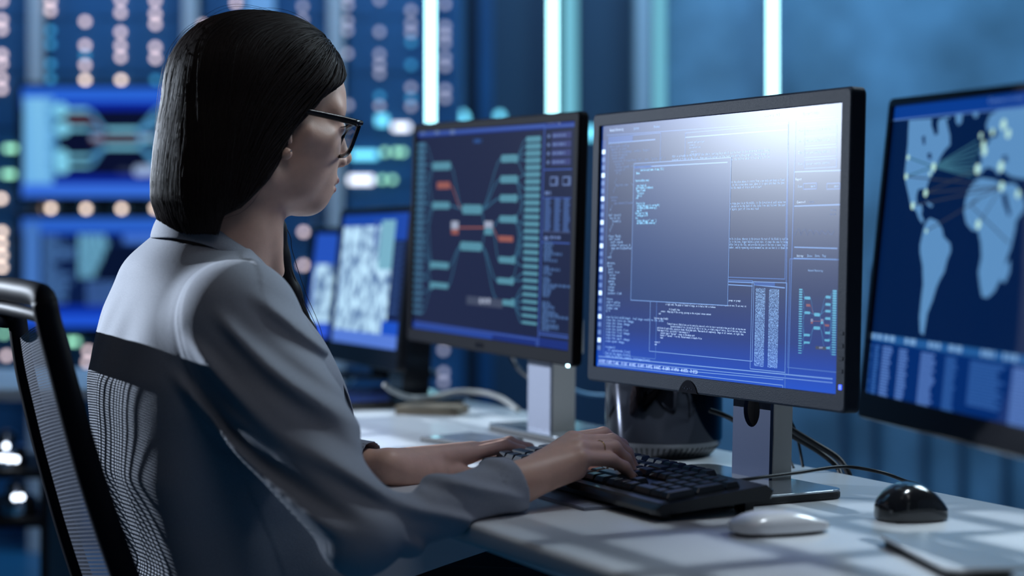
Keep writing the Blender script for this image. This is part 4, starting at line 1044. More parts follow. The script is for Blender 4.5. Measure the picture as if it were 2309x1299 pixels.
# white tablet at the frame edge
A_ = np.array([.361, 1.847, ZD]); B_ = np.array([.388, 1.630, ZD]); dx_ = (B_ - A_) / np.linalg.norm(B_ - A_); dy_ = np.array([-dx_[1], dx_[0], 0])
WT = empty('tablet', A_ + dx_ * .1 + dy_ * .12, 'slim white slab with dark underside at the right frame edge', 'tablet')
fr_t = np.array([dx_, dy_, UP])
def rrect(x0, y0, x1, y1, r, n=5):
    out = []
    for cx, cy, a0 in ((x1 - r, y1 - r, 0), (x0 + r, y1 - r, 90), (x0 + r, y0 + r, 180), (x1 - r, y0 + r, 270)):
        for k in range(n): a = math.radians(a0 + 90 * k / (n - 1)); out.append((cx + r * math.cos(a), cy + r * math.sin(a)))
    return out
b = MB(fr_t, A_); b.prism(rrect(.004, .004, .195, .30, .012), .0005, .0065, .002); b.build('underside', M['matte_black'], WT)
b = MB(fr_t, A_); b.prism(rrect(0, 0, .199, .305, .016), .0062, .0105, .0015); b.build('top_cover', M['base_white'], WT)

# ---- cylindrical computer
CYc = np.array([.2105, 2.585, ZD])
CY = empty('desktop_computer', CYc, 'glossy black cylindrical computer behind the centre monitor', 'computer')
M['cyl'] = mat('black_polished_aluminium', (0.036, 0.038, 0.048), 0.06, metal=1.0)
M['cyl_base'] = mat('dark_vent_ring', (0.16, 0.16, 0.17), 0.3, metal=.8)
b = MB(None, CYc); b.lathe([(.0800, .022), (.0815, .0245), (.0815, .245), (.080, .2495), (.074, .251), (.066, .249), (.060, .235), (.058, .16)], 64); b.build('shell', M['cyl'], CY, True, 40)
b = MB(None, CYc); b.lathe([(.058, 0), (.064, .0008), (.0725, .0095), (.0785, .0175), (.0800, .0222)], 64); b.build('foot_ring', M['cyl_base'], CY, True, 40)
b = MB(None, CYc)
for k in range(60):
    a = 2 * math.pi * k / 60; ca, sa = math.cos(a), math.sin(a); t = np.array([-sa, ca, 0]); n_ = np.array([ca, sa, 0])
    p0 = n_ * .0672 + UP * .0045; p1 = n_ * .0772 + UP * .0155; s_ = t * .0013
    nn = np.array([ca * .78, sa * .78, -.62]) * .0006
    tw = t * .003
    b.add([p0 - s_ + nn, p0 + s_ + nn, p1 + s_ + nn + tw, p1 - s_ + nn + tw, p0 - s_ - nn, p0 + s_ - nn, p1 + s_ - nn + tw, p1 - s_ - nn + tw], [(0, 1, 2, 3), (7, 6, 5, 4), (0, 4, 5, 1), (1, 5, 6, 2), (2, 6, 7, 3), (3, 7, 4, 0)])
b.build('vent_slots', M['matte_black'], CY)

# ---- loose cables
def cable(pts, r, label, m='black', n=40, name='cable'):
    q = MB(); q.tube(spline(pts, n), r, 8); o = q.build(name, M[m], None, True); tag(o, label, 'cable'); return o
M['cable_grey'] = mat('pale_cable', (0.17, 0.17, 0.165), 0.5)
M['cable_blue'] = mat('blue_cable', (0.10, 0.22, 0.36), 0.5)
cable([W(1748, 935, 2.37), W(1775, 962, 2.385), W(1830, 996, 2.40), W(1885, 1030, 2.40), W(1908, 1058, 2.39), W(1917, 1078, 2.385)], .0042, 'thick black cable, upper of the two bending down behind the centre stand')
cable([W(1745, 955, 2.40), W(1790, 985, 2.41), W(1845, 1018, 2.42), W(1885, 1050, 2.41), W(1897, 1074, 2.395)], .0036, 'black cable just below the thick one behind the centre stand')
cable([W(1772, 930, 2.42), W(1792, 968, 2.44), W(1803, 1010, 2.45), W(1812, 1062, 2.44)], .0019, 'thin black cable hanging steeply behind the centre stand')
cable([W(1745, 1000, 2.43), W(1765, 1022, 2.44), W(1782, 1040, 2.44), W(1790, 1056, 2.43)], .0018, 'thin black cable slanting low behind the centre stand')
cable([W(1600, 925, 2.46), W(1632, 936, 2.45), W(1660, 952, 2.44), W(1690, 985, 2.44), W(1705, 1045, 2.44)], .0035, 'black cable between the black cylinder and the centre stand')
cable([W(868, 868, 3.02), W(890, 884, 3.05), W(930, 897, 3.10), W(975, 895, 3.15), W(1030, 884, 3.18), W(1090, 886, 3.16), W(1130, 898, 3.12), W(1168, 925, 3.05)], .0046, 'pale grey cable looping over the desk behind the left monitor', 'cable_grey')
cable([W(1255, 862, 3.0), W(1290, 878, 3.02), W(1330, 890, 3.05), W(1385, 893, 3.08)], .0030, 'blue-grey cable running from the left stand towards the cylinder', 'cable_blue')
cable([W(1150, 800, 3.02), W(1165, 826, 3.0), W(1188, 848, 2.96), W(1210, 853, 2.94), W(1235, 838, 2.93), W(1255, 812, 2.95)], .0036, 'black cable hanging in a loop under the left monitor')
BX = empty('box', (-.15, 3.12, ZD), 'flat brown cardboard box on the far end of the desk', 'box')
q0 = W(975, 905, 3.15); b = MB(np.array([[.97, -.24, 0], [.24, .97, 0], [0, 0, 1]]), (q0[0], 3.15, ZD))
b.box((0, 0, .0065), (.11, .07, .012), .001); M['card'] = mat('cardboard', (0.12, 0.095, 0.065), 0.8); b.build('carton', M['card'], BX)
b = MB(np.array([[.97, -.24, 0], [.24, .97, 0], [0, 0, 1]]), (q0[0], 3.15, ZD)); b.box((0, 0, .0133), (.112, .072, .0016), .0005); b.build('lid', M['card'], BX)
BX.location = (q0[0], 3.15, ZD)
for ch in BX.children: ch.location = tuple(-np.array([q0[0], 3.15, ZD]) + np.array([-.15, 3.12, ZD]))

# ================================================================== OFFICE CHAIR
M['chair_black'] = mat('chair_black_plastic', (0.006, 0.007, 0.011), 0.55, spec=.06)
M['seat_fabric'] = mat('chair_seat_fabric', (0.015, 0.016, 0.02), 0.9)
MESH = bpy.data.materials.new('chair_mesh_fabric'); MESH.use_nodes = True
nt = MESH.node_tree; pb = nt.nodes['Principled BSDF']; pb.inputs['Base Color'].default_value = (.055, .062, .085, 1); pb.inputs['Roughness'].default_value = .45
uvn = nt.nodes.new('ShaderNodeUVMap'); sp = nt.nodes.new('ShaderNodeSeparateXYZ'); nt.links.new(uvn.outputs['UV'], sp.inputs[0])
def band(sock, thr):
    f = nt.nodes.new('ShaderNodeMath'); f.operation = 'FRACT'; nt.links.new(sock, f.inputs[0])
    g = nt.nodes.new('ShaderNodeMath'); g.operation = 'LESS_THAN'; g.inputs[1].default_value = thr; nt.links.new(f.outputs[0], g.inputs[0]); return g.outputs[0]
mx = nt.nodes.new('ShaderNodeMath'); mx.operation = 'MAXIMUM'; nt.links.new(band(sp.outputs['X'], .40), mx.inputs[0]); nt.links.new(band(sp.outputs['Y'], .44), mx.inputs[1])
nt.links.new(mx.outputs[0], pb.inputs['Alpha'])
RC = np.array([.29, -.957, 0]); RC /= np.linalg.norm(RC); FC = np.array([.957, .29, 0]); FC /= np.linalg.norm(FC)
CH = empty('office_chair', (-.38, 2.20, 0), 'black office chair with mesh back behind the seated person', 'chair')
near_px = [(100, 678), (112, 735), (132, 810), (153, 890), (176, 975), (205, 1075), (243, 1190), (282, 1299), (318, 1390)]
far_px = [(38, 712), (46, 775), (57, 840), (73, 910), (95, 1000), (121, 1095), (150, 1195), (184, 1299), (216, 1385)]
nearP = spline([W(u, v, 1.935) for u, v in near_px], 40); farP = spline([W(u, v, 2.37) for u, v in far_px], 40)
b = MB(); b.tube(nearP, np.linspace(.0135, .0150, 40), 16, flat=1.0); b.build('side_rail', M['chair_black'], CH, True)
b = MB(); b.tube(farP, np.linspace(.0125, .0135, 40), 12); b.build('side_rail', M['chair_black'], CH, True)
top = spline([nearP[3], nearP[1], W(96, 672, 1.942), W(82, 664, 1.957), W(58, 659, 1.985), W(10, 652, 2.05), W(-45, 655, 2.15), W(-55, 668, 2.27), W(0, 690, 2.36), farP[0]], 40)
b = MB(); b.tube(top, .0135, 14, flat=1.0); b.build('top_rail', M['chair_black'], CH, True)
low = spline([W(112, 722, 1.935), W(85, 712, 1.955), W(45, 702, 1.995), W(0, 694, 2.06), W(-55, 695, 2.16), W(-60, 705, 2.27), W(0, 726, 2.36), farP[1]], 40)
b = MB(); b.tube(low, .0075, 12); b.build('lower_rail', M['chair_black'], CH, True)
def surf(A, Bc, bow, nu, rep_u, rep_v, name):
    nv = len(A); P = []; uv = []
    for i in range(nv):
        for j in range(nu + 1):
            t = j / nu; P.append(A[i] * (1 - t) + Bc[i] * t - FC * bow * 4 * t * (1 - t)); uv.append((t * rep_u, i / (nv - 1) * rep_v))
    fs = [(i * (nu + 1) + j, i * (nu + 1) + j + 1, (i + 1) * (nu + 1) + j + 1, (i + 1) * (nu + 1) + j) for i in range(nv - 1) for j in range(nu)]
    q = MB(); q.add(P, fs); o = q.build(name, MESH, CH, True); ul = o.data.uv_layers.new(name='UVMap')
    for l in o.data.loops: ul.data[l.index].uv = uv[l.vertex_index]
    return o
surf(farP[4:], nearP[4:], .004, 8, 80, 84, 'back_mesh')
tm = np.array([p for p in top]); lm = np.array([p for p in low])
surf(tm[1:-1], lm[1:-1], .0, 3, 6, 90, 'top_mesh')
b = MB(np.array([FC, -RC, UP]), (-.32, 2.21, 0)); b.prism(rrect(-.24, -.23, .24, .23, .09), .425, .495, .02); b.build('seat', M['seat_fabric'], CH, True, 50)
b = MB(); b.tube(spline([nearP[-1], W(345, 1450, 2.02), W(385, 1520, 2.10)], 10), .014, 10); b.tube(spline([farP[-1], W(260, 1440, 2.33), W(300, 1500, 2.28)], 10), .012, 10); b.build('back_bracket', M['chair_black'], CH, True)
b = MB(); b.tube([(-.32, 2.21, .08), (-.32, 2.21, .426)], .026, 16); b.build('gas_column', M['chrome'], CH, True)
for k in range(5):
    a = 2 * math.pi * k / 5 + .3; c_, s_ = math.cos(a), math.sin(a)
    b = MB(); b.tube([(-.32 + .02 * c_, 2.21 + .02 * s_, .105), (-.32 + .30 * c_, 2.21 + .30 * s_, .072)], [.022, .015], 10); lg = b.build('leg', M['chair_black'], CH, True)
    b = MB(np.array([[-s_, c_, 0], [0, 0, 1], [c_, s_, 0]]), (-.32 + .30 * c_, 2.21 + .30 * s_, .029)); b.lathe([(.012, -.024), (.027, -.022), (.028, .022), (.012, .024)], 18); b.build('caster', M['matte_black'], lg, True, 40)
# ================================================================== THE PERSON
KH = 1.0237
HC = np.array([-.2953, 2.2000, 1.1365])
FH = np.array([.8885, .4589, 0.0]); FH /= np.linalg.norm(FH); RH = np.array([FH[1], -FH[0], 0.0])
def H(a, r, z): return HC + KH * (a * FH + r * RH + np.array([0, 0, z]))
pp = math.radians(12); FP = FH * math.cos(pp) - UP * math.sin(pp); UPp = UP * math.cos(pp) + FH * math.sin(pp)
MH = np.array([FP, RH, UPp]); MW_ = np.array([FH, RH, UP])
def he(a, r, z, ra, rr, rz, tilt=True): return ell(H(a, r, z), np.array([ra, rr, rz]) * KH, MH if tilt else MW_)
def hc(p, q, ra, rb): return cone(H(*p), H(*q), ra * KH, rb * KH)

M['skin'] = mat('skin', (0.64, 0.39, 0.295), 0.5, sss=.12, noise=(60, .06, 3), bump=(420, .10))
M['hair'] = mat('dark_hair', (0.008, 0.0065, 0.007), 0.45, spec=.15)
M['strand'] = mat('dark_hair_strand', (0.016, 0.010, 0.009), 0.5, spec=.2)
M['jacket'] = mat('grey_blazer_cloth', (0.26, 0.28, 0.33), 0.82, sheen=.12, noise=(900, .10, 1), bump=(1100, .30))
M['trouser'] = mat('dark_trousers', (0.03, 0.033, 0.045), 0.85)
M['frame_black'] = mat('glasses_black', (0.005, 0.005, 0.007), 0.22, spec=.25)
LM = bpy.data.materials.new('lens_glass'); LM.use_nodes = True; nt = LM.node_tree
for n_ in list(nt.nodes): nt.nodes.remove(n_)
o_ = nt.nodes.new('ShaderNodeOutputMaterial'); m_ = nt.nodes.new('ShaderNodeMixShader'); t_ = nt.nodes.new('ShaderNodeBsdfTransparent'); g_ = nt.nodes.new('ShaderNodeBsdfGlossy'); f_ = nt.nodes.new('ShaderNodeLayerWeight'); pw_ = nt.nodes.new('ShaderNodeMath'); pw_.operation = 'POWER'; pw_.inputs[1].default_value = 3.0; ml_ = nt.nodes.new('ShaderNodeMath'); ml_.operation = 'MULTIPLY'; ml_.inputs[1].default_value = .28
t_.inputs['Color'].default_value = (.93, .95, .97, 1); g_.inputs['Roughness'].default_value = 0.0; nt.links.new(f_.outputs['Facing'], pw_.inputs[0]); nt.links.new(pw_.outputs[0], ml_.inputs[0])
nt.links.new(ml_.outputs[0], m_.inputs[0]); nt.links.new(t_.outputs[0], m_.inputs[1]); nt.links.new(g_.outputs[0], m_.inputs[2]); nt.links.new(m_.outputs[0], o_.inputs[0])
M['lens'] = LM
M['eye'] = mat('eye_white', (0.62, 0.60, 0.58), 0.12)
M['iris'] = mat('iris_dark', (0.02, 0.014, 0.010), 0.1)
M['gold'] = mat('gold', (0.75, 0.52, 0.22), 0.25, metal=1.0)
M['lip'] = mat('lips', (0.42, 0.17, 0.15), 0.4)

PR = empty('person', (-.34, 2.2, 0), 'person with long dark hair, black glasses and grey blazer typing at the desk', 'person')

# ---- joints
OB = np.array([-.374, 2.200, 0.0])                       # body axis at shoulder height
SR = np.array([-.3075, 2.071, .928]); ER = W(812, 1213, 1.925); WR = W(1165, 1091, 2.058)
SL = np.array([-.4405, 2.329, .928]); EL = np.array([-.372, 2.372, .742]); WL = W(872, 1052, 2.262)
BFm = np.array([FH, RH, UP])

body = SDF()
# head
body.u(he(-.008, 0, .048, .094, .070, .082)).u(he(.050, 0, .050, .0488, .058, .050), .02).u(he(.040, 0, -.012, .0515, .058, .074), .02)
body.u(hc((.060, -.004, -.0655), (.060, .004, -.0655), .0162, .0162), .018).u(he(.060, 0, -.047, .0285, .029, .022), .016)
for s in (-1, 1):
    body.u(hc((-.014, s * .053, -.042), (.050, s * .016, -.068), .0165, .0135), .020)
    body.u(he(.020, s * .043, -.028, .036, .019, .036), .018)
    body.u(hc((.056, s * .044, -.002), (.030, s * .056, .004), .016, .013), .018)
    body.u(hc((.080, s * .010, .034), (.070, s * .044, .034), .0130, .012), .012)
# neck, trunk
body.u(hc((-.024, 0, -.035), (-.038, 0, -.105), .0545, .0525), .022)
body.u(cone(H(-.038, 0, -.105), H(-.062, 0, -.165), .0535, .060), .02)
body.u(hc((-.020, .040, -.03), (.010, .016, -.150), .013, .011), .016).u(hc((-.020, -.040, -.03), (.010, -.016, -.150), .013, .011), .016)
body.u(cone(SR + RH * -.02 - UP * .012, SL + RH * .02 - UP * .012, .048, .048), .05)
body.u(ell((-.365, 2.195, .83), (.080, .120, .16), BFm), .05).u(ell((-.345, 2.205, .66), (.080, .120, .12), BFm), .05)
# eye sockets, nose, mouth
for s in (-1, 1): body.s(he(.099, s * .033, .0165, .0175, .0165, .0110), .010)
for s in (-1, 1): body.u(he(.0755, s * .0315, .0155, .0135, .0150, .0125), .004)
body.u(hc((.0885, 0, .024), (.1010, 0, -.0165), .0068, .0076), .008).u(hc((.1022, 0, -.0185), (.1024, 0, -.0190), .0083, .0083), .006)
for s in (-1, 1): body.u(hc((.0935, s * .0115, -.0235), (.0895, s * .0125, -.0230), .0068, .006), .005)
body.u(he(.0850, 0, -.0448, .0076, .0210, .0048), .004).u(he(.0818, 0, -.0570, .0076, .0185, .0056), .004)
for s in (-1, 1):
    body.s(hc((.0925, 0, -.0508), (.0795, s * .0245, -.0522), .0015, .0012), .0022)
    body.s(he(.0985, s * .0058, -.0315, .0042, .0030, .0040), .002)
body.s(hc((.0865, -.010, -.0660), (.0865, .010, -.0660), .0040, .0040), .010)
# ears
ME = np.array([FP * .96 + RH * .28, RH * .96 - FP * .28, UPp])
for s in (-1, 1):
    mE = np.array([FP * .96 + s * RH * .28 * -1, RH * .96 + s * FP * .28, UPp])
    body.u(ell(H(-.008, s * .0745, .008), np.array([.0165, .0050, .0290]) * KH, mE), .005)
    body.u(hc((.0035, s * .0730, -.0175), (.0020, s * .0730, -.0190), .0062, .0062), .004)
    body.s(ell(H(-.004, s * .0805, .001), np.array([.0085, .0048, .0130]) * KH, mE), .003)
    body.u(hc((.0055, s * .0730, .004), (.0065, s * .0725, -.004), .0036, .0036), .003)
# arms
body.u(cone(SR, ER, .040, .031), .02).u(cone(ER, WR, .026, .0225), .012)
body.u(cone(SL, EL, .042, .034), .02).u(cone(EL, WL, .031, .0195), .012)

def finger(pts, rads, k=.0045):
    for i in range(len(pts) - 1): body.u(cone(pts[i], pts[i + 1], rads[i], rads[i + 1]), k)
# right hand, seen from the little-finger side
mcp = [W(1290, 993, 2.150), W(1302, 999, 2.130), W(1304, 1014, 2.109), W(1308, 1034, 2.090)]
for q, r0, r1 in zip(mcp, (.0155, .0165, .0160, .0150), (.0108, .0108, .0102, .0095)): body.u(cone(WR + (q - WR) * .02, q, r0, r1), .013)
body.u(cone(W(1205, 1082, 2.062), W(1300, 1060, 2.094), .0165, .0115), .012)         # heel of the hand
body.u(cone(W(1210, 1066, 2.10), W(1275, 1052, 2.15), .0165, .012), .012)
finger([mcp[0], W(1361, 980, 2.185), W(1402, 1004, 2.203), W(1421, 1036, 2.212)], (.0096, .0086, .0074, .0062))
finger([mcp[1], W(1381, 996, 2.166), W(1413, 1022, 2.178), W(1430, 1056, 2.184)], (.0098, .0089, .0077, .0063))
finger([mcp[2], W(1384, 1010, 2.146), W(1410, 1036, 2.157), W(1428, 1066, 2.161)], (.0094, .0085, .0074, .0061))
finger([mcp[3], W(1377, 1037, 2.126), W(1408, 1054, 2.136), W(1425, 1075, 2.140)], (.0088, .0078, .0068, .0056))
finger([W(1225, 1064, 2.125), W(1295, 1060, 2.190), W(1345, 1068, 2.205), W(1378, 1078, 2.212)], (.0140, .0105, .0088, .0070), .006)
# left hand, seen from the thumb side
mcl = [W(1058, 1026, 2.372), W(1066, 1016, 2.392), W(1070, 1017, 2.414), W(1072, 1025, 2.434)]
for q, r0, r1 in zip(mcl, (.0140, .0150, .0145, .0135), (.0105, .0108, .0102, .0095)): body.u(cone(WL + (q - WL) * .02, q, r0, r1), .013)
finger([mcl[0], W(1140, 1006, 2.405), W(1178, 1018, 2.416), W(1200, 1036, 2.420)], (.0098, .0086, .0075, .0063))
finger([mcl[1], W(1150, 1000, 2.428), W(1192, 1012, 2.440), W(1214, 1034, 2.446)], (.0098, .0088, .0076, .0063))
finger([mcl[2], W(1148, 1004, 2.450), W(1190, 1018, 2.462), W(1212, 1038, 2.468)], (.0094, .0084, .0073, .0061))
finger([mcl[3], W(1140, 1014, 2.470), W(1172, 1026, 2.480), W(1194, 1042, 2.486)], (.0087, .0077, .0067, .0056))
body.u(cone(W(905, 1065, 2.272), W(975, 1069, 2.310), .0175, .0155), .014)            # thumb mound
finger([W(965, 1065, 2.308), W(1022, 1066, 2.342), W(1062, 1075, 2.362), W(1092, 1081, 2.374)], (.0150, .0105, .0092, .0070), .007)
body.u(cone(W(915, 1073, 2.288), W(1020, 1063, 2.36), .017, .013), .012)

V, Q = body.mesh((-.56, 1.86, .54), (.19, 2.60, 1.285), .0021)
V = smooth_verts(V, Q, 1, .4)
BODY = mesh_np('body', V, Q, [M['skin'], M['lip']], PR)
# lips: faces of the mouth get their own colour
cen = V[Q].mean(1); qa = (cen - HC) / KH; la, lr, lz = qa @ FH, qa @ RH, qa[:, 2]
lipm = (la > .074) & (np.abs(lr) < .0215) & (((lz + .0455) / .0050) ** 2 + (lr / .0225) ** 2 < 1) | (la > .072) & (((lz + .0568) / .0062) ** 2 + (lr / .0205) ** 2 < 1)
BODY.data.polygons.foreach_set('material_index', lipm.astype(np.int32))

# eyes, brows, glasses
for s in (-1, 1):
    b = MB(MH, H(.0785, s * .0318, .0150)); b.sphere((0, 0, 0), .0118 * KH, 20, 14); b.build('eye', M['eye'], PR, True)
    b = MB(MH, H(.0785, s * .0318, .0150)); b.sphere((.0078, 0, -.0015), .0052, 16, 10); b.build('iris', M['iris'], PR, True)
    b = MB(); pth = spline([H(.0885, s * .012, .0345), H(.0905, s * .024, .0395), H(.0845, s * .038, .0400), H(.0715, s * .050, .0345)], 14)
    b.tube(pth, np.array([.0012] + [.0022] * 10 + [.0016, .001, .0005]) * .9, 8); b.build('eyebrow', M['hair'], PR, True)
    b = MB()
    for k in range(9):
        t = k / 8; p0 = H(.0880 - .010 * t * t, s * (.022 + .024 * t), .0190 - .004 * t); b.tube([p0, p0 + FH * .006 + UP * .0005 + RH * s * .003 * t, p0 + FH * .009 + UP * .004 + RH * s * .005 * t], [.0005, .0004, .0001], 5)
    b.build('eyelash', M['hair'], PR)
GLS = None
def lens_outline(s, n=40, grow=0.0):
    cxl, cyl, ha, hb, e = .0395, .0005, .0265 + grow, .0178 + grow, 3.2; out = []
    for k in range(n):
        t = 2 * math.pi * k / n; c_, s_ = math.cos(t), math.sin(t)
        r = cxl + ha * abs(c_) ** (2 / e) * (1 if c_ > 0 else -1); z = cyl + hb * abs(s_) ** (2 / e) * (1 if s_ > 0 else -1)
        z += .0030 * (r - cxl) / ha if z > cyl else 0
        out.append((r, z))
    return out
def gp(r, z, da=0.0): return H(.0985 + (z - .016) * .40 - (abs(r) / .066) ** 2 * .005 + da, r, z)
b = MB()
for s in (-1, 1):
    P = [gp(s * r, z) for r, z in lens_outline(s)]; P = P + P[:2]
    o_ = [gp(s * r, z, .0022) for r, z in lens_outline(s, grow=.0030)]; i_ = [gp(s * r, z, .0022) for r, z in lens_outline(s, grow=-.0012)]
    o2 = [gp(s * r, z, -.0022) for r, z in lens_outline(s, grow=.0030)]; i2 = [gp(s * r, z, -.0022) for r, z in lens_outline(s, grow=-.0012)]
    n = len(o_); fs = []
    for k in range(n):
        j = (k + 1) % n; fs += [(k, j, n + j, n + k), (n + k, n + j, 3 * n + j, 3 * n + k), (2 * n + j, 2 * n + k, 3 * n + k, 3 * n + j), (j, k, 2 * n + k, 2 * n + j)]
    b.add(o_ + i_ + o2 + i2, fs)
    b.tube([gp(s * .0645, .0185), gp(s * .0695, .0190), gp(s * .0720, .0185, -.006)], [.0032, .0034, .0030], 8)
b.tube(spline([gp(-.0135, .006, .001), gp(-.006, .0095, .003), gp(.006, .0095, .003), gp(.0135, .006, .001)], 12), .0022, 8)
GLS = b.build('glasses', M['frame_black'], PR)
for s in (-1, 1):
    b = MB(); pth = spline([gp(s * .0720, .0185, -.003), H(.060, s * .0735, .0245), H(.025, s * .0755, .0300), H(-.010, s * .0765, .0340), H(-.030, s * .0755, .0240)], 24)
    for off in (0,): b.tube(pth, np.linspace(.0036, .0022, 24), 8, flat=1.2)
    b.build('temple', M['frame_black'], GLS, True)
    b = MB(); n = 40; A1 = [gp(s * r, z, .0006) for r, z in lens_outline(s)]; A2 = [gp(s * r, z, -.0006) for r, z in lens_outline(s)]
    b.add(A1 + A2, [tuple(range(n)), tuple(range(2 * n - 1, n - 1, -1))] + [(k, n + k, n + (k + 1) % n, (k + 1) % n) for k in range(n)])
    b.build('lens', M['lens'], GLS)
rp_ = W(1352, 1014, 2.1305); rq_ = W(1357, 1014, 2.1325)
tt = mcp[2] + (W(1384, 1010, 2.146) - mcp[2]) * .60; dd = (W(1384, 1010, 2.146) - mcp[2]); dd /= np.linalg.norm(dd)
b = MB(); a1 = np.cross(dd, UP); a1 /= np.linalg.norm(a1); a2 = np.cross(a1, dd)
b.tube([tt + .0093 * (math.cos(t) * a1 + math.sin(t) * a2) for t in np.linspace(0, 2 * math.pi, 25)], .0005, 6, caps=False); b.build('ring', M['gold'], PR, True)
b = MB(); b.sphere(H(.0060, .0790, -.0150), .0010, 10, 8); b.build('ear_stud', M['silver'], PR, True)
# nails of the visible fingertips
def nail(p0, p1, r, up):
    d = (p1 - p0) / np.linalg.norm(p1 - p0); n_ = up - d * up.dot(d); n_ /= np.linalg.norm(n_); sdv = np.cross(d, n_)
    q = MB(np.array([d, sdv, n_]), p1 + n_ * r * .82); q.sphere((0.0005, 0, 0), 1, 12, 8, (.0052, r * .78, .0014)); return q
M['nail'] = mat('fingernail', (0.62, 0.40, 0.34), 0.2)
for p0, p1, r in ((W(1402, 1004, 2.203), W(1421, 1036, 2.212), .0062), (W(1413, 1022, 2.178), W(1430, 1056, 2.184), .0063), (W(1410, 1036, 2.157), W(1428, 1066, 2.161), .0061), (W(1408, 1054, 2.136), W(1425, 1075, 2.140), .0056)):
    nail(p0, p1, r, FH * .8 + UP * .6).build('fingernail', M['nail'], PR, True)
nail(W(1062, 1075, 2.362), W(1092, 1081, 2.374), .0070, UP * .8 + RH * .5).build('fingernail', M['nail'], PR, True)

# ---- blazer
_tab = {}
def lerp_keys(z, ks, vs):
    k = id(vs)
    if k not in _tab:
        zz_ = np.linspace(.40, 1.20, 801); t_ = np.interp(zz_, ks, vs); w_ = np.exp(-np.linspace(-2, 2, 41) ** 2); w_ /= w_.sum()
        _tab[k] = (zz_, np.convolve(np.pad(t_, 20, mode='edge'), w_, 'valid'))
    return np.interp(z, *_tab[k])
ZK = [.56, .65, .70, .75, .80, .83, .86, .90, .935, .97, .985, 1.00, 1.03, 1.06]
AC = [.050, .046, .028, .006, .002, .002, .003, .004, .006, .009, .012, .017, .035, .040]
AB = [.122, .120, .120, .116, .115, .118, .120, .111, .103, .091, .093, .090, .074, .060]
AF_ = [.145, .150, .152, .158, .163, .163, .155, .130, .102, .070, .054, .040, .020, .015]
BB = [.185, .178, .168, .164, .170, .176, .181, .180, .175, .152, .128, .106, .074, .056]
def torso(P):
    q = P - OB; z = P[:, 2]; a = q @ FH - lerp_keys(z, ZK, AC); r = q @ RH
    A = np.where(a > 0, lerp_keys(z, ZK, AF_), lerp_keys(z, ZK, AB)); B_ = lerp_keys(z, ZK, BB)
    m = (np.abs(a / A) ** 2.5 + np.abs(r / B_) ** 2.5 + 1e-9) ** (1 / 2.5)
    d = (m - 1) * np.minimum(A, B_) * .9
    return np.maximum(d, np.maximum(z - 1.045, .59 - z))
jk = SDF()
jk.u(torso)
jk.u(cone(H(-.060, .03, -.170), SR + UP * .008 + RH * .008, .032, .046), .03).u(cone(H(-.060, -.03, -.170), SL + UP * .008 - RH * .008, .032, .046), .03)
axu = (ER - SR) / np.linalg.norm(ER - SR); axf = (WR - ER) / np.linalg.norm(WR - ER)
jk.u(cone(SR + RH * .004, SR + (ER - SR) * .45, .0630, .0600), .026).u(cone(SR + (ER - SR) * .40, ER + UP * .002, .0600, .0440), .02).u(cone(ER + UP * .002, ER + (WR - ER) * 1.02, .0365, .0295), .014)
jk.u(cone(SL, EL, .062, .052), .014).u(cone(EL, WL, .048, .031), .014)
def folds(P):
    out = np.zeros(len(P))
    # upper right sleeve: long diagonal folds from the armpit and shoulder towards the elbow
    L = np.linalg.norm(ER - SR); q = P - SR; s = (q @ axu) / L
    vw = np.array([.05, .998, 0]); n1 = np.cross(axu, vw); n1 /= np.linalg.norm(n1); w = (q @ n1) / .06
    rad = np.linalg.norm(q - np.outer(q @ axu, axu), axis=1)
    win = ss(s, .02, .22) * (1 - ss(s, .92, 1.08)) * (1 - ss(rad, .075, .10))
    ph = w * 1.15 - s * 1.9 + .25 * np.sin(3.1 * s + w)
    f = .5 + .5 * np.cos(2 * math.pi * ph); out += win * (.0105 * f ** 2.6 - .0026)
    ph2 = w * 1.9 - s * 3.4 + .7; out += win * .0022 * np.cos(2 * math.pi * ph2) * ss(s, .2, .5)
    # crook of the elbow and forearm: folds fanning out from the elbow
    Lf = np.linalg.norm(WR - ER); q = P - ER; s = (q @ axf) / Lf
    n1 = np.cross(axf, vw); n1 /= np.linalg.norm(n1); w = (q @ n1) / .045
    rad = np.linalg.norm(q - np.outer(q @ axf, axf), axis=1)
    win = ss(s, .10, .26) * (1 - ss(s, .80, .97)) * (1 - ss(rad, .062, .085))
    ph = s * 2.6 + w * .55 + .25 * np.sin(2.3 * w); f = .5 + .5 * np.cos(2 * math.pi * ph); out += win * (.0088 * f ** 2.6 - .0024)
    # trunk: soft drapes on the back and side
    q = P - OB; a = q @ FH; r = q @ RH; z = P[:, 2]
    win = (1 - ss(z, .90, .97)) * ss(z, .60, .66)
    th = np.arctan2(r, -a)
    out += win * (.0022 * np.sin(5 * th + 11 * z + 1.5 * np.sin(12 * z)) + .0009 * np.sin(11 * th - 24 * z + 2 * np.sin(9 * z)))
    # pull towards the armhole on the shoulder blade, armhole seam ridge
    ah = (P - (SR + RH * .006)) @ (RH * .93 + FH * .10 + UP * .30)
    near = 1 - ss(np.linalg.norm(P - SR, axis=1), .095, .13)
    out += near * (.0009 * np.exp(-(ah / .0034) ** 2) + .0022 * ss(ah, -.002, .012) - .0003 * np.exp(-((ah + .006) / .004) ** 2))
    return out
jk.disp(folds)
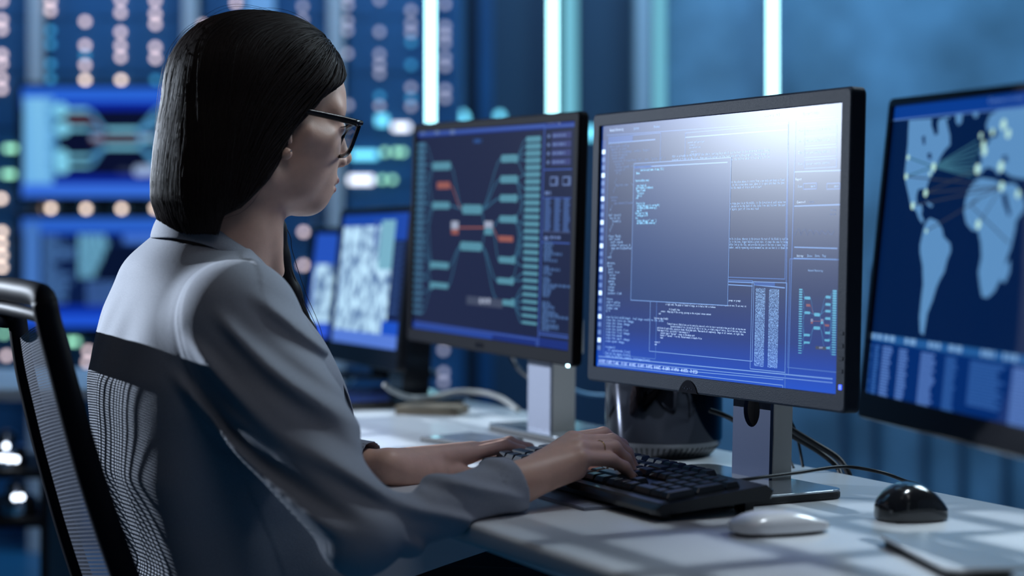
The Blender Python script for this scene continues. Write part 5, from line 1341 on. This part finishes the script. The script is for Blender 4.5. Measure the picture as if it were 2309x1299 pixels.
# cuffs: cut and hollow
jk.i(lambda P: np.where(np.linalg.norm(P - WR, axis=1) < .11, (P - (WR - axf * .004)) @ (axf * .96 + UP * .10 + RH * .12), -1.0), .002)
jk.s(cone(WR - axf * .055, WR + axf * .03, .0262, .0292), .003)
axl = (WL - EL) / np.linalg.norm(WL - EL); CL = WL - axl * .020
jk.i(lambda P: np.where(np.linalg.norm(P - WL, axis=1) < .10, (P - CL) @ axl, -1.0), .002)
jk.s(cone(CL - axl * .05, CL + axl * .03, .0255, .0285), .003)
# neck opening
jk.s(cone(H(-.045, 0, -.075), H(-.058, 0, -.150), .058, .056), .004)
jk.s(lambda P: np.maximum(np.maximum((P - np.array([0, 0, ZD + .001])) @ UP, -((P - KD) @ FW) - .001), -((P - KD) @ FW) - .001), .004)
Vj, Qj = jk.mesh((-.60, 1.83, .585), (.06, 2.47, 1.07), .0027, .02)
Vj = smooth_verts(Vj, Qj, 1, .4)
JK = mesh_np('blazer', Vj, Qj, M['jacket'], PR)

# collar and lapels: a folded band around the neck
NCx = np.array([-.3387, 2.2000, 0.0])
def nb(a, r, z): return NCx + FH * a + RH * r + UP * z
inn = [(-.060, 0, 1.022), (-.050, .030, 1.020), (-.026, .052, 1.010), (.004, .058, .985), (.036, .054, .955), (.070, .042, .918), (.104, .030, .876), (.132, .018, .840), (.146, .012, .790)]
topp = [(-.073, 0, 1.058), (-.061, .036, 1.057), (-.030, .062, 1.048), (.004, .068, 1.019), (.036, .064, .986), (.070, .053, .946), (.106, .039, .902), (.136, .025, .860), (.151, .018, .800)]
mid = [(-.085, 0, 1.042), (-.072, .043, 1.044), (-.038, .074, 1.034), (.000, .082, 1.006), (.033, .080, .975), (.068, .068, .936), (.105, .053, .893), (.138, .036, .852), (.153, .026, .797)]
outr = [(-.090, 0, 1.020), (-.079, .049, 1.022), (-.041, .083, 1.012), (-.001, .092, .987), (.031, .093, .957), (.066, .092, .921), (.100, .085, .874), (.134, .060, .835), (.152, .036, .790)]
cols_ = []
for i in range(len(inn) - 1, 0, -1): cols_.append([nb(p[0], -p[1], p[2]) for p in (inn[i], topp[i], mid[i], outr[i])])
for i in range(len(inn)): cols_.append([nb(*p) for p in (inn[i], topp[i], mid[i], outr[i])])
b = MB(); nC = len(cols_)
b.add([p for c in cols_ for p in c], [(i * 4 + j, (i + 1) * 4 + j, (i + 1) * 4 + j + 1, i * 4 + j + 1) for i in range(nC - 1) for j in range(3)])
cl_o = b.build('collar', M['jacket'], JK, True)
md = cl_o.modifiers.new('thick', 'SOLIDIFY'); md.thickness = .0032; md.offset = 0
md = cl_o.modifiers.new('round', 'SUBSURF'); md.levels = 2; md.render_levels = 2

# ---- trousers and shoes (below the frame)
tr = SDF(); pel = np.array([-.34, 2.205, .57]); 
tr.u(ell(pel, (.125, .165, .085), BFm))
for s in (-1, 1):
    hip = pel + RH * s * .085 + FH * .02; kn_ = hip + FH * .41 + RH * s * .03 - UP * .02; an = kn_ + FH * .02 - UP * .45
    tr.u(cone(hip, kn_, .082, .060), .03).u(cone(kn_, an, .060, .045), .02)
Vt, Qt = tr.mesh((-.6, 1.9, .07), (.30, 2.75, .68), .008)
mesh_np('trousers', Vt, Qt, M['trouser'], PR)
for s in (-1, 1):
    an = pel + RH * s * .115 + FH * .45 - UP * .47; b = MB(np.array([FH, RH, UP]), (an[0], an[1], 0))
    rings = []
    for x, wd_, h_ in ((-.07, .026, .07), (-.05, .034, .095), (0, .036, .10), (.05, .038, .065), (.12, .045, .045), (.17, .034, .032), (.19, .014, .018)):
        rings.append([(x, wd_ * math.cos(2 * math.pi * k / 14), max(0.0, h_ * .5 + h_ * .5 * math.sin(2 * math.pi * k / 14))) for k in range(14)])
    b.loft(rings); b.build('shoe', M['matte_black'], PR, True)

# ---- hair
hz = [-.16, -.12, -.09, -.068, -.0437, -.0095, .026, .062, .094, .117, .130, .138, .143, .146]
hb = [-.085, -.100, -.1160, -.1235, -.1235, -.1205, -.1155, -.1090, -.0998, -.0815, -.0670, -.0530, -.0400, -.026]
hf = [-.050, -.045, -.030, .000, .020, .040, .070, .093, .0910, .083, .0690, .0420, .0180, -.010]
hw = [.050, .055, .069, .079, .0830, .0850, .0850, .0830, .0740, .0570, .0440, .0310, .0190, .006]
cz = [-.16, -.087, -.079, -.049, -.030, .0106, .031, .049, .060, .068, .078, .09]
ca_ = [-.082, -.070, -.0513, -.0202, -.0072, .0113, .0325, .0512, .070, .086, .105, .14]
def hair_env(P):
    q = (P - HC) / KH; a, r, z = q @ FH, q @ RH, q[:, 2]
    zc = np.clip(z, -.16, .1455)
    bk, ft, w_ = np.interp(zc, hz, hb), np.interp(zc, hz, hf), np.interp(zc, hz, hw)
    ce, A = (bk + ft) / 2, (ft - bk) / 2
    m = (np.abs((a - ce) / A) ** 2.08 + np.abs(r / w_) ** 2.08 + 1e-9) ** (1 / 2.08)
    d = (m - 1) * np.minimum(A, w_) * .8
    m = (np.abs((a + .006) / np.where(a > -.006, .1050, .1060)) ** 2.3 + np.abs(r / .0835) ** 2.2 + np.abs((z - .043) / np.where(z > .043, .1030, .12)) ** 2.25 + 1e-9) ** (1 / 2.25)
    d2 = (m - 1) * .086
    h = ss(z, .015, .105)
    return KH * (d * (1 - h) + d2 * h)
def hair_cut(P):
    q = (P - HC) / KH; a, r, z = q @ FH, q @ RH, q[:, 2]
    return KH * np.maximum((a - np.interp(z, cz, ca_) + .010 * np.clip(1 - np.abs(r) / .05, 0, 1) * ss(z, .03, .07)) * .68, -.108 - z)
def hair_noise(P):
    q = (P - HC) / KH; a, r, z = q @ FH, q @ RH, q[:, 2]; th = np.arctan2(r, a + .02)
    return .0009 * np.sin(38 * th + 25 * z) + .0006 * np.sin(83 * th - 31 * z + 2 * np.sin(20 * z))
hr = SDF(); hr.u(hair_env).disp(hair_noise).i(hair_cut, .010)
lock = [H(-.020, -.070, -.03), W(606, 520, 2.27), W(624, 575, 2.275), W(652, 660, 2.285), W(692, 748, 2.295), W(727, 832, 2.30)]
for i in range(len(lock) - 1): hr.u(cone(lock[i], lock[i + 1], (.022, .020, .014, .013, .010)[i], (.020, .014, .013, .010, .004)[i]), .012)
Vh, Qh = hr.mesh((-.47, 2.0, .86), (-.14, 2.42, 1.30), .0030)
Vh = smooth_verts(Vh, Qh, 4, .5)
HR = mesh_np('hair', Vh, Qh, M['hair'], PR)
# strands combed over it
hs = SDF(); hs.u(hair_env).i(hair_cut, .010)
def grad(P, e=.0008):
    g = np.stack([hs.ev(P + np.eye(3)[i] * e) - hs.ev(P - np.eye(3)[i] * e) for i in range(3)], 1)
    return g / (np.linalg.norm(g, axis=1, keepdims=True) + 1e-9)
NS = 6000
az = rng.uniform(-math.pi, math.pi, NS); zz = rng.uniform(.0, .144, NS) ** 1.0
zz = .146 - (rng.random(NS) ** 1.5) * .16
rho = np.where(np.arange(NS) % 2 == 0, rng.random(NS) ** .6, 1.0); zz = np.where(np.arange(NS) % 2 == 0, .155, zz)
P0 = np.stack([HC + KH * (FH * .1 * q_ * math.cos(a) + RH * .08 * q_ * math.sin(a) + UP * z) for a, z, q_ in zip(az, zz, rho)])
for _ in range(12): P0 = P0 - grad(P0) * hs.ev(P0)[:, None]
offs_ = rng.uniform(.0001, .0030, NS); NT = 46; path = np.zeros((NS, NT, 3)); alive = np.full(NS, NT)
Pc = P0.copy(); jit = rng.normal(0, .085, (NS, 3))
for t in range(NT):
    g = grad(Pc); Pc = Pc - g * (hs.ev(Pc) - offs_)[:, None]; path[:, t] = Pc
    q = (Pc - HC) / KH; a = q @ FH; z = q[:, 2]
    d = -UP * 1.0 - np.outer(1.05 * ss(a, -.095, .03) + 1.2 * ss(z, .10, .14), FH) + np.outer(.25 * ss(z, .10, .14) * np.sign(q @ RH + .01), RH) + jit
    d = d - g * np.sum(d * g, 1, keepdims=True); d /= np.linalg.norm(d, axis=1, keepdims=True) + 1e-9
    dead = (z < -.105) & (alive == NT); alive[dead] = t + 1
    Pc = Pc + d * .0068
def strands(name, paths, r, m):
    cu = bpy.data.curves.new(name, 'CURVE'); cu.dimensions = '3D'; cu.bevel_depth = r; cu.bevel_resolution = 0; cu.resolution_u = 1
    base = wloc(HR)
    for p in paths:
        if len(p) < 4: continue
        sp_ = cu.splines.new('POLY'); sp_.points.add(len(p) - 1)
        c4 = np.ones((len(p), 4)); c4[:, :3] = p - base; sp_.points.foreach_set('co', c4.ravel())
        rad = np.linspace(1, .55, len(p)); sp_.points.foreach_set('radius', rad)
    cu.materials.append(m); o = bpy.data.objects.new(name, cu); COL.objects.link(o); o.parent = HR; return o
ps = [path[i, :alive[i]] for i in range(NS)]
# the long lock on the far side of the chest
for i in range(160):
    o = rng.normal(0, 1, 3) * np.array([.007, .004, .005]); q = np.array(lock) + o * np.array([1.0, 1.0, .9, .9, .8, .5])[:, None] + rng.normal(0, .0012, (6, 3)); ps.append(spline(q, 30))
strands('hair_strand', ps, .00052, M['strand'])['kind'] = 'stuff'
# a few flyaway hairs
fl_ = []
for i in rng.choice(NS, 70, False):
    p = path[i, :alive[i]]; k0 = rng.integers(0, 6); p = p[k0:k0 + 22]
    if len(p) < 8: continue
    g = grad(p[len(p) // 2][None])[0]; t = np.linspace(0, 1, len(p)); fl_.append(p + np.outer(np.sin(math.pi * t) * rng.uniform(.003, .009), g))
strands('flyaway_hair', fl_, .00022, M['strand'])['kind'] = 'stuff'
# ================================================================== LIGHT
def lamp(name, kind, loc, energy, col, target=None, **kw):
    d = bpy.data.lights.new(name, kind); d.energy = energy; d.color = col
    for k, v in kw.items(): setattr(d, k, v)
    o = bpy.data.objects.new(name, d); COL.objects.link(o); o.location = loc
    if target is not None:
        o.rotation_euler = (Vector(target) - Vector(loc)).to_track_quat('-Z', 'Y').to_euler()
    return o
lamp('key_spot', 'SPOT', (-2.35, 3.30, 1.475), 560, (.74, .85, 1.0), (-.3, 2.15, .95), spot_size=math.radians(62), spot_blend=.5, shadow_soft_size=.007)
lamp('wall_fill', 'AREA', (-.6, 5.0, 3.2), 80, (.16, .50, .95), (-.6, 6.6, 1.0), shape='RECTANGLE', size=5.0, size_y=.3)  # unseen blue fill, added to brighten the racks
lamp('wall_fill', 'AREA', (2.0, 5.4, 3.2), 46, (.20, .60, 1.0), (1.6, 6.7, 1.2), shape='RECTANGLE', size=2.4, size_y=.3)  # second added blue fill, for the concrete wall
lamp('overhead_fill', 'AREA', (.2, .6, 3.0), 5.5, (.97, .94, .96), (-.1, 2.0, .8), shape='RECTANGLE', size=1.2, size_y=1.2)  # soft unseen fill added overhead on the camera side
lamp('hands_fill', 'SPOT', (.9, 2.6, 3.0), 60, (.80, .90, 1.0), (-.10, 2.16, .92), spot_size=math.radians(18), spot_blend=.8, shadow_soft_size=.12)  # added unseen spot that lifts the hands and face
lamp('face_fill', 'AREA', (1.3, 3.0, 2.1), 23, (.70, .88, 1.0), (-.25, 2.2, 1.1), shape='RECTANGLE', size=.8, size_y=.5)  # cool unseen fill added for the front of the face
lamp('posts_fill', 'AREA', (-.9, 4.6, 2.9), 9, (1.0, .95, .95), (-.9, 6.0, 1.3), shape='RECTANGLE', size=3.0, size_y=.3)  # neutral unseen fill, added to turn the posts grey
# added unseen lamps with louvre grilles that throw the bright rectangles on the desk
def gobo_lamp(pos, aim, nx, ny, power, size, label):
    r = empty('added_lamp', (pos[0], pos[1], pos[2] + .10), label, 'lamp', 'added gobo lamps over the desk')
    fr = np.array([E1, FW, UP]); gap = .58; zl = pos[2] - gap
    d = (np.array(aim) - np.array(pos)); c = np.array(pos) + d * (gap / (pos[2] - aim[2])); c[2] = zl
    cx, cy, bw = .054, .042, .0105
    b = MB(fr, c)
    for i in range(nx + 1): b.box(((i - nx / 2) * cx, 0, 0), (bw, ny * cy + bw, .003))
    for j in range(ny + 1): b.box((0, (j - ny / 2) * cy, .0015), (nx * cx + bw, bw, .003))
    hw, hh = nx * cx / 2 + .06, ny * cy / 2 + .06
    for sx_, sy_, w_, h_ in ((hw - .0275, 0, .055, 2 * hh), (-hw + .0275, 0, .055, 2 * hh), (0, hh - .0275, 2 * hw, .055), (0, -hh + .0275, 2 * hw, .055)): b.box((sx_, sy_, 0), (w_, h_, .004))
    b.build('gobo', M['matte_black'], r)
    b = MB(fr, c)
    for sx_ in (-1, 1):
        for sy_ in (-1, 1): b.tube([(sx_ * (hw - .01), sy_ * (hh - .01), 0), (sx_ * .05, sy_ * .05, gap + .06)], .006, 8)
    b.build('hanger', M['matte_black'], r)
    b = MB(None, pos); b.lathe([(.06, .05), (.07, .052), (.07, .14), (.03, .16)], 24); b.build('housing', M['matte_black'], r, True, 40)
    lamp('gobo_spot', 'SPOT', tuple(pos), power, (.78, .90, 1.0), tuple(aim), spot_size=math.radians(size), spot_blend=.25, shadow_soft_size=.006)
gobo_lamp((.42, 2.12, 2.75), (.29, 1.76, ZD), 8, 8, 195, 23, 'added unseen lamp with black louvre over the near end of the desk')
gobo_lamp((.25, 3.25, 2.75), (-.18, 2.85, ZD), 8, 8, 200, 24, 'added unseen lamp with black louvre over the far end of the desk')
wd = bpy.data.worlds.new('room_dim'); SC.world = wd; wd.use_nodes = True
bg = wd.node_tree.nodes['Background']; bg.inputs['Color'].default_value = (.22, .38, .62, 1); bg.inputs['Strength'].default_value = .032
vs = SC.view_settings
SC.display_settings.display_device = 'sRGB'
vs.view_transform = 'Standard'; vs.look = 'None'; vs.gamma = 1; vs.exposure = 0; vs.use_curve_mapping = False
cy = SC.cycles
cy.use_denoising = True; cy.denoiser = 'OPENIMAGEDENOISE'
cy.max_bounces = 8; cy.transparent_max_bounces = 16; cy.sample_clamp_indirect = 6.0; cy.caustics_reflective = False; cy.caustics_refractive = False
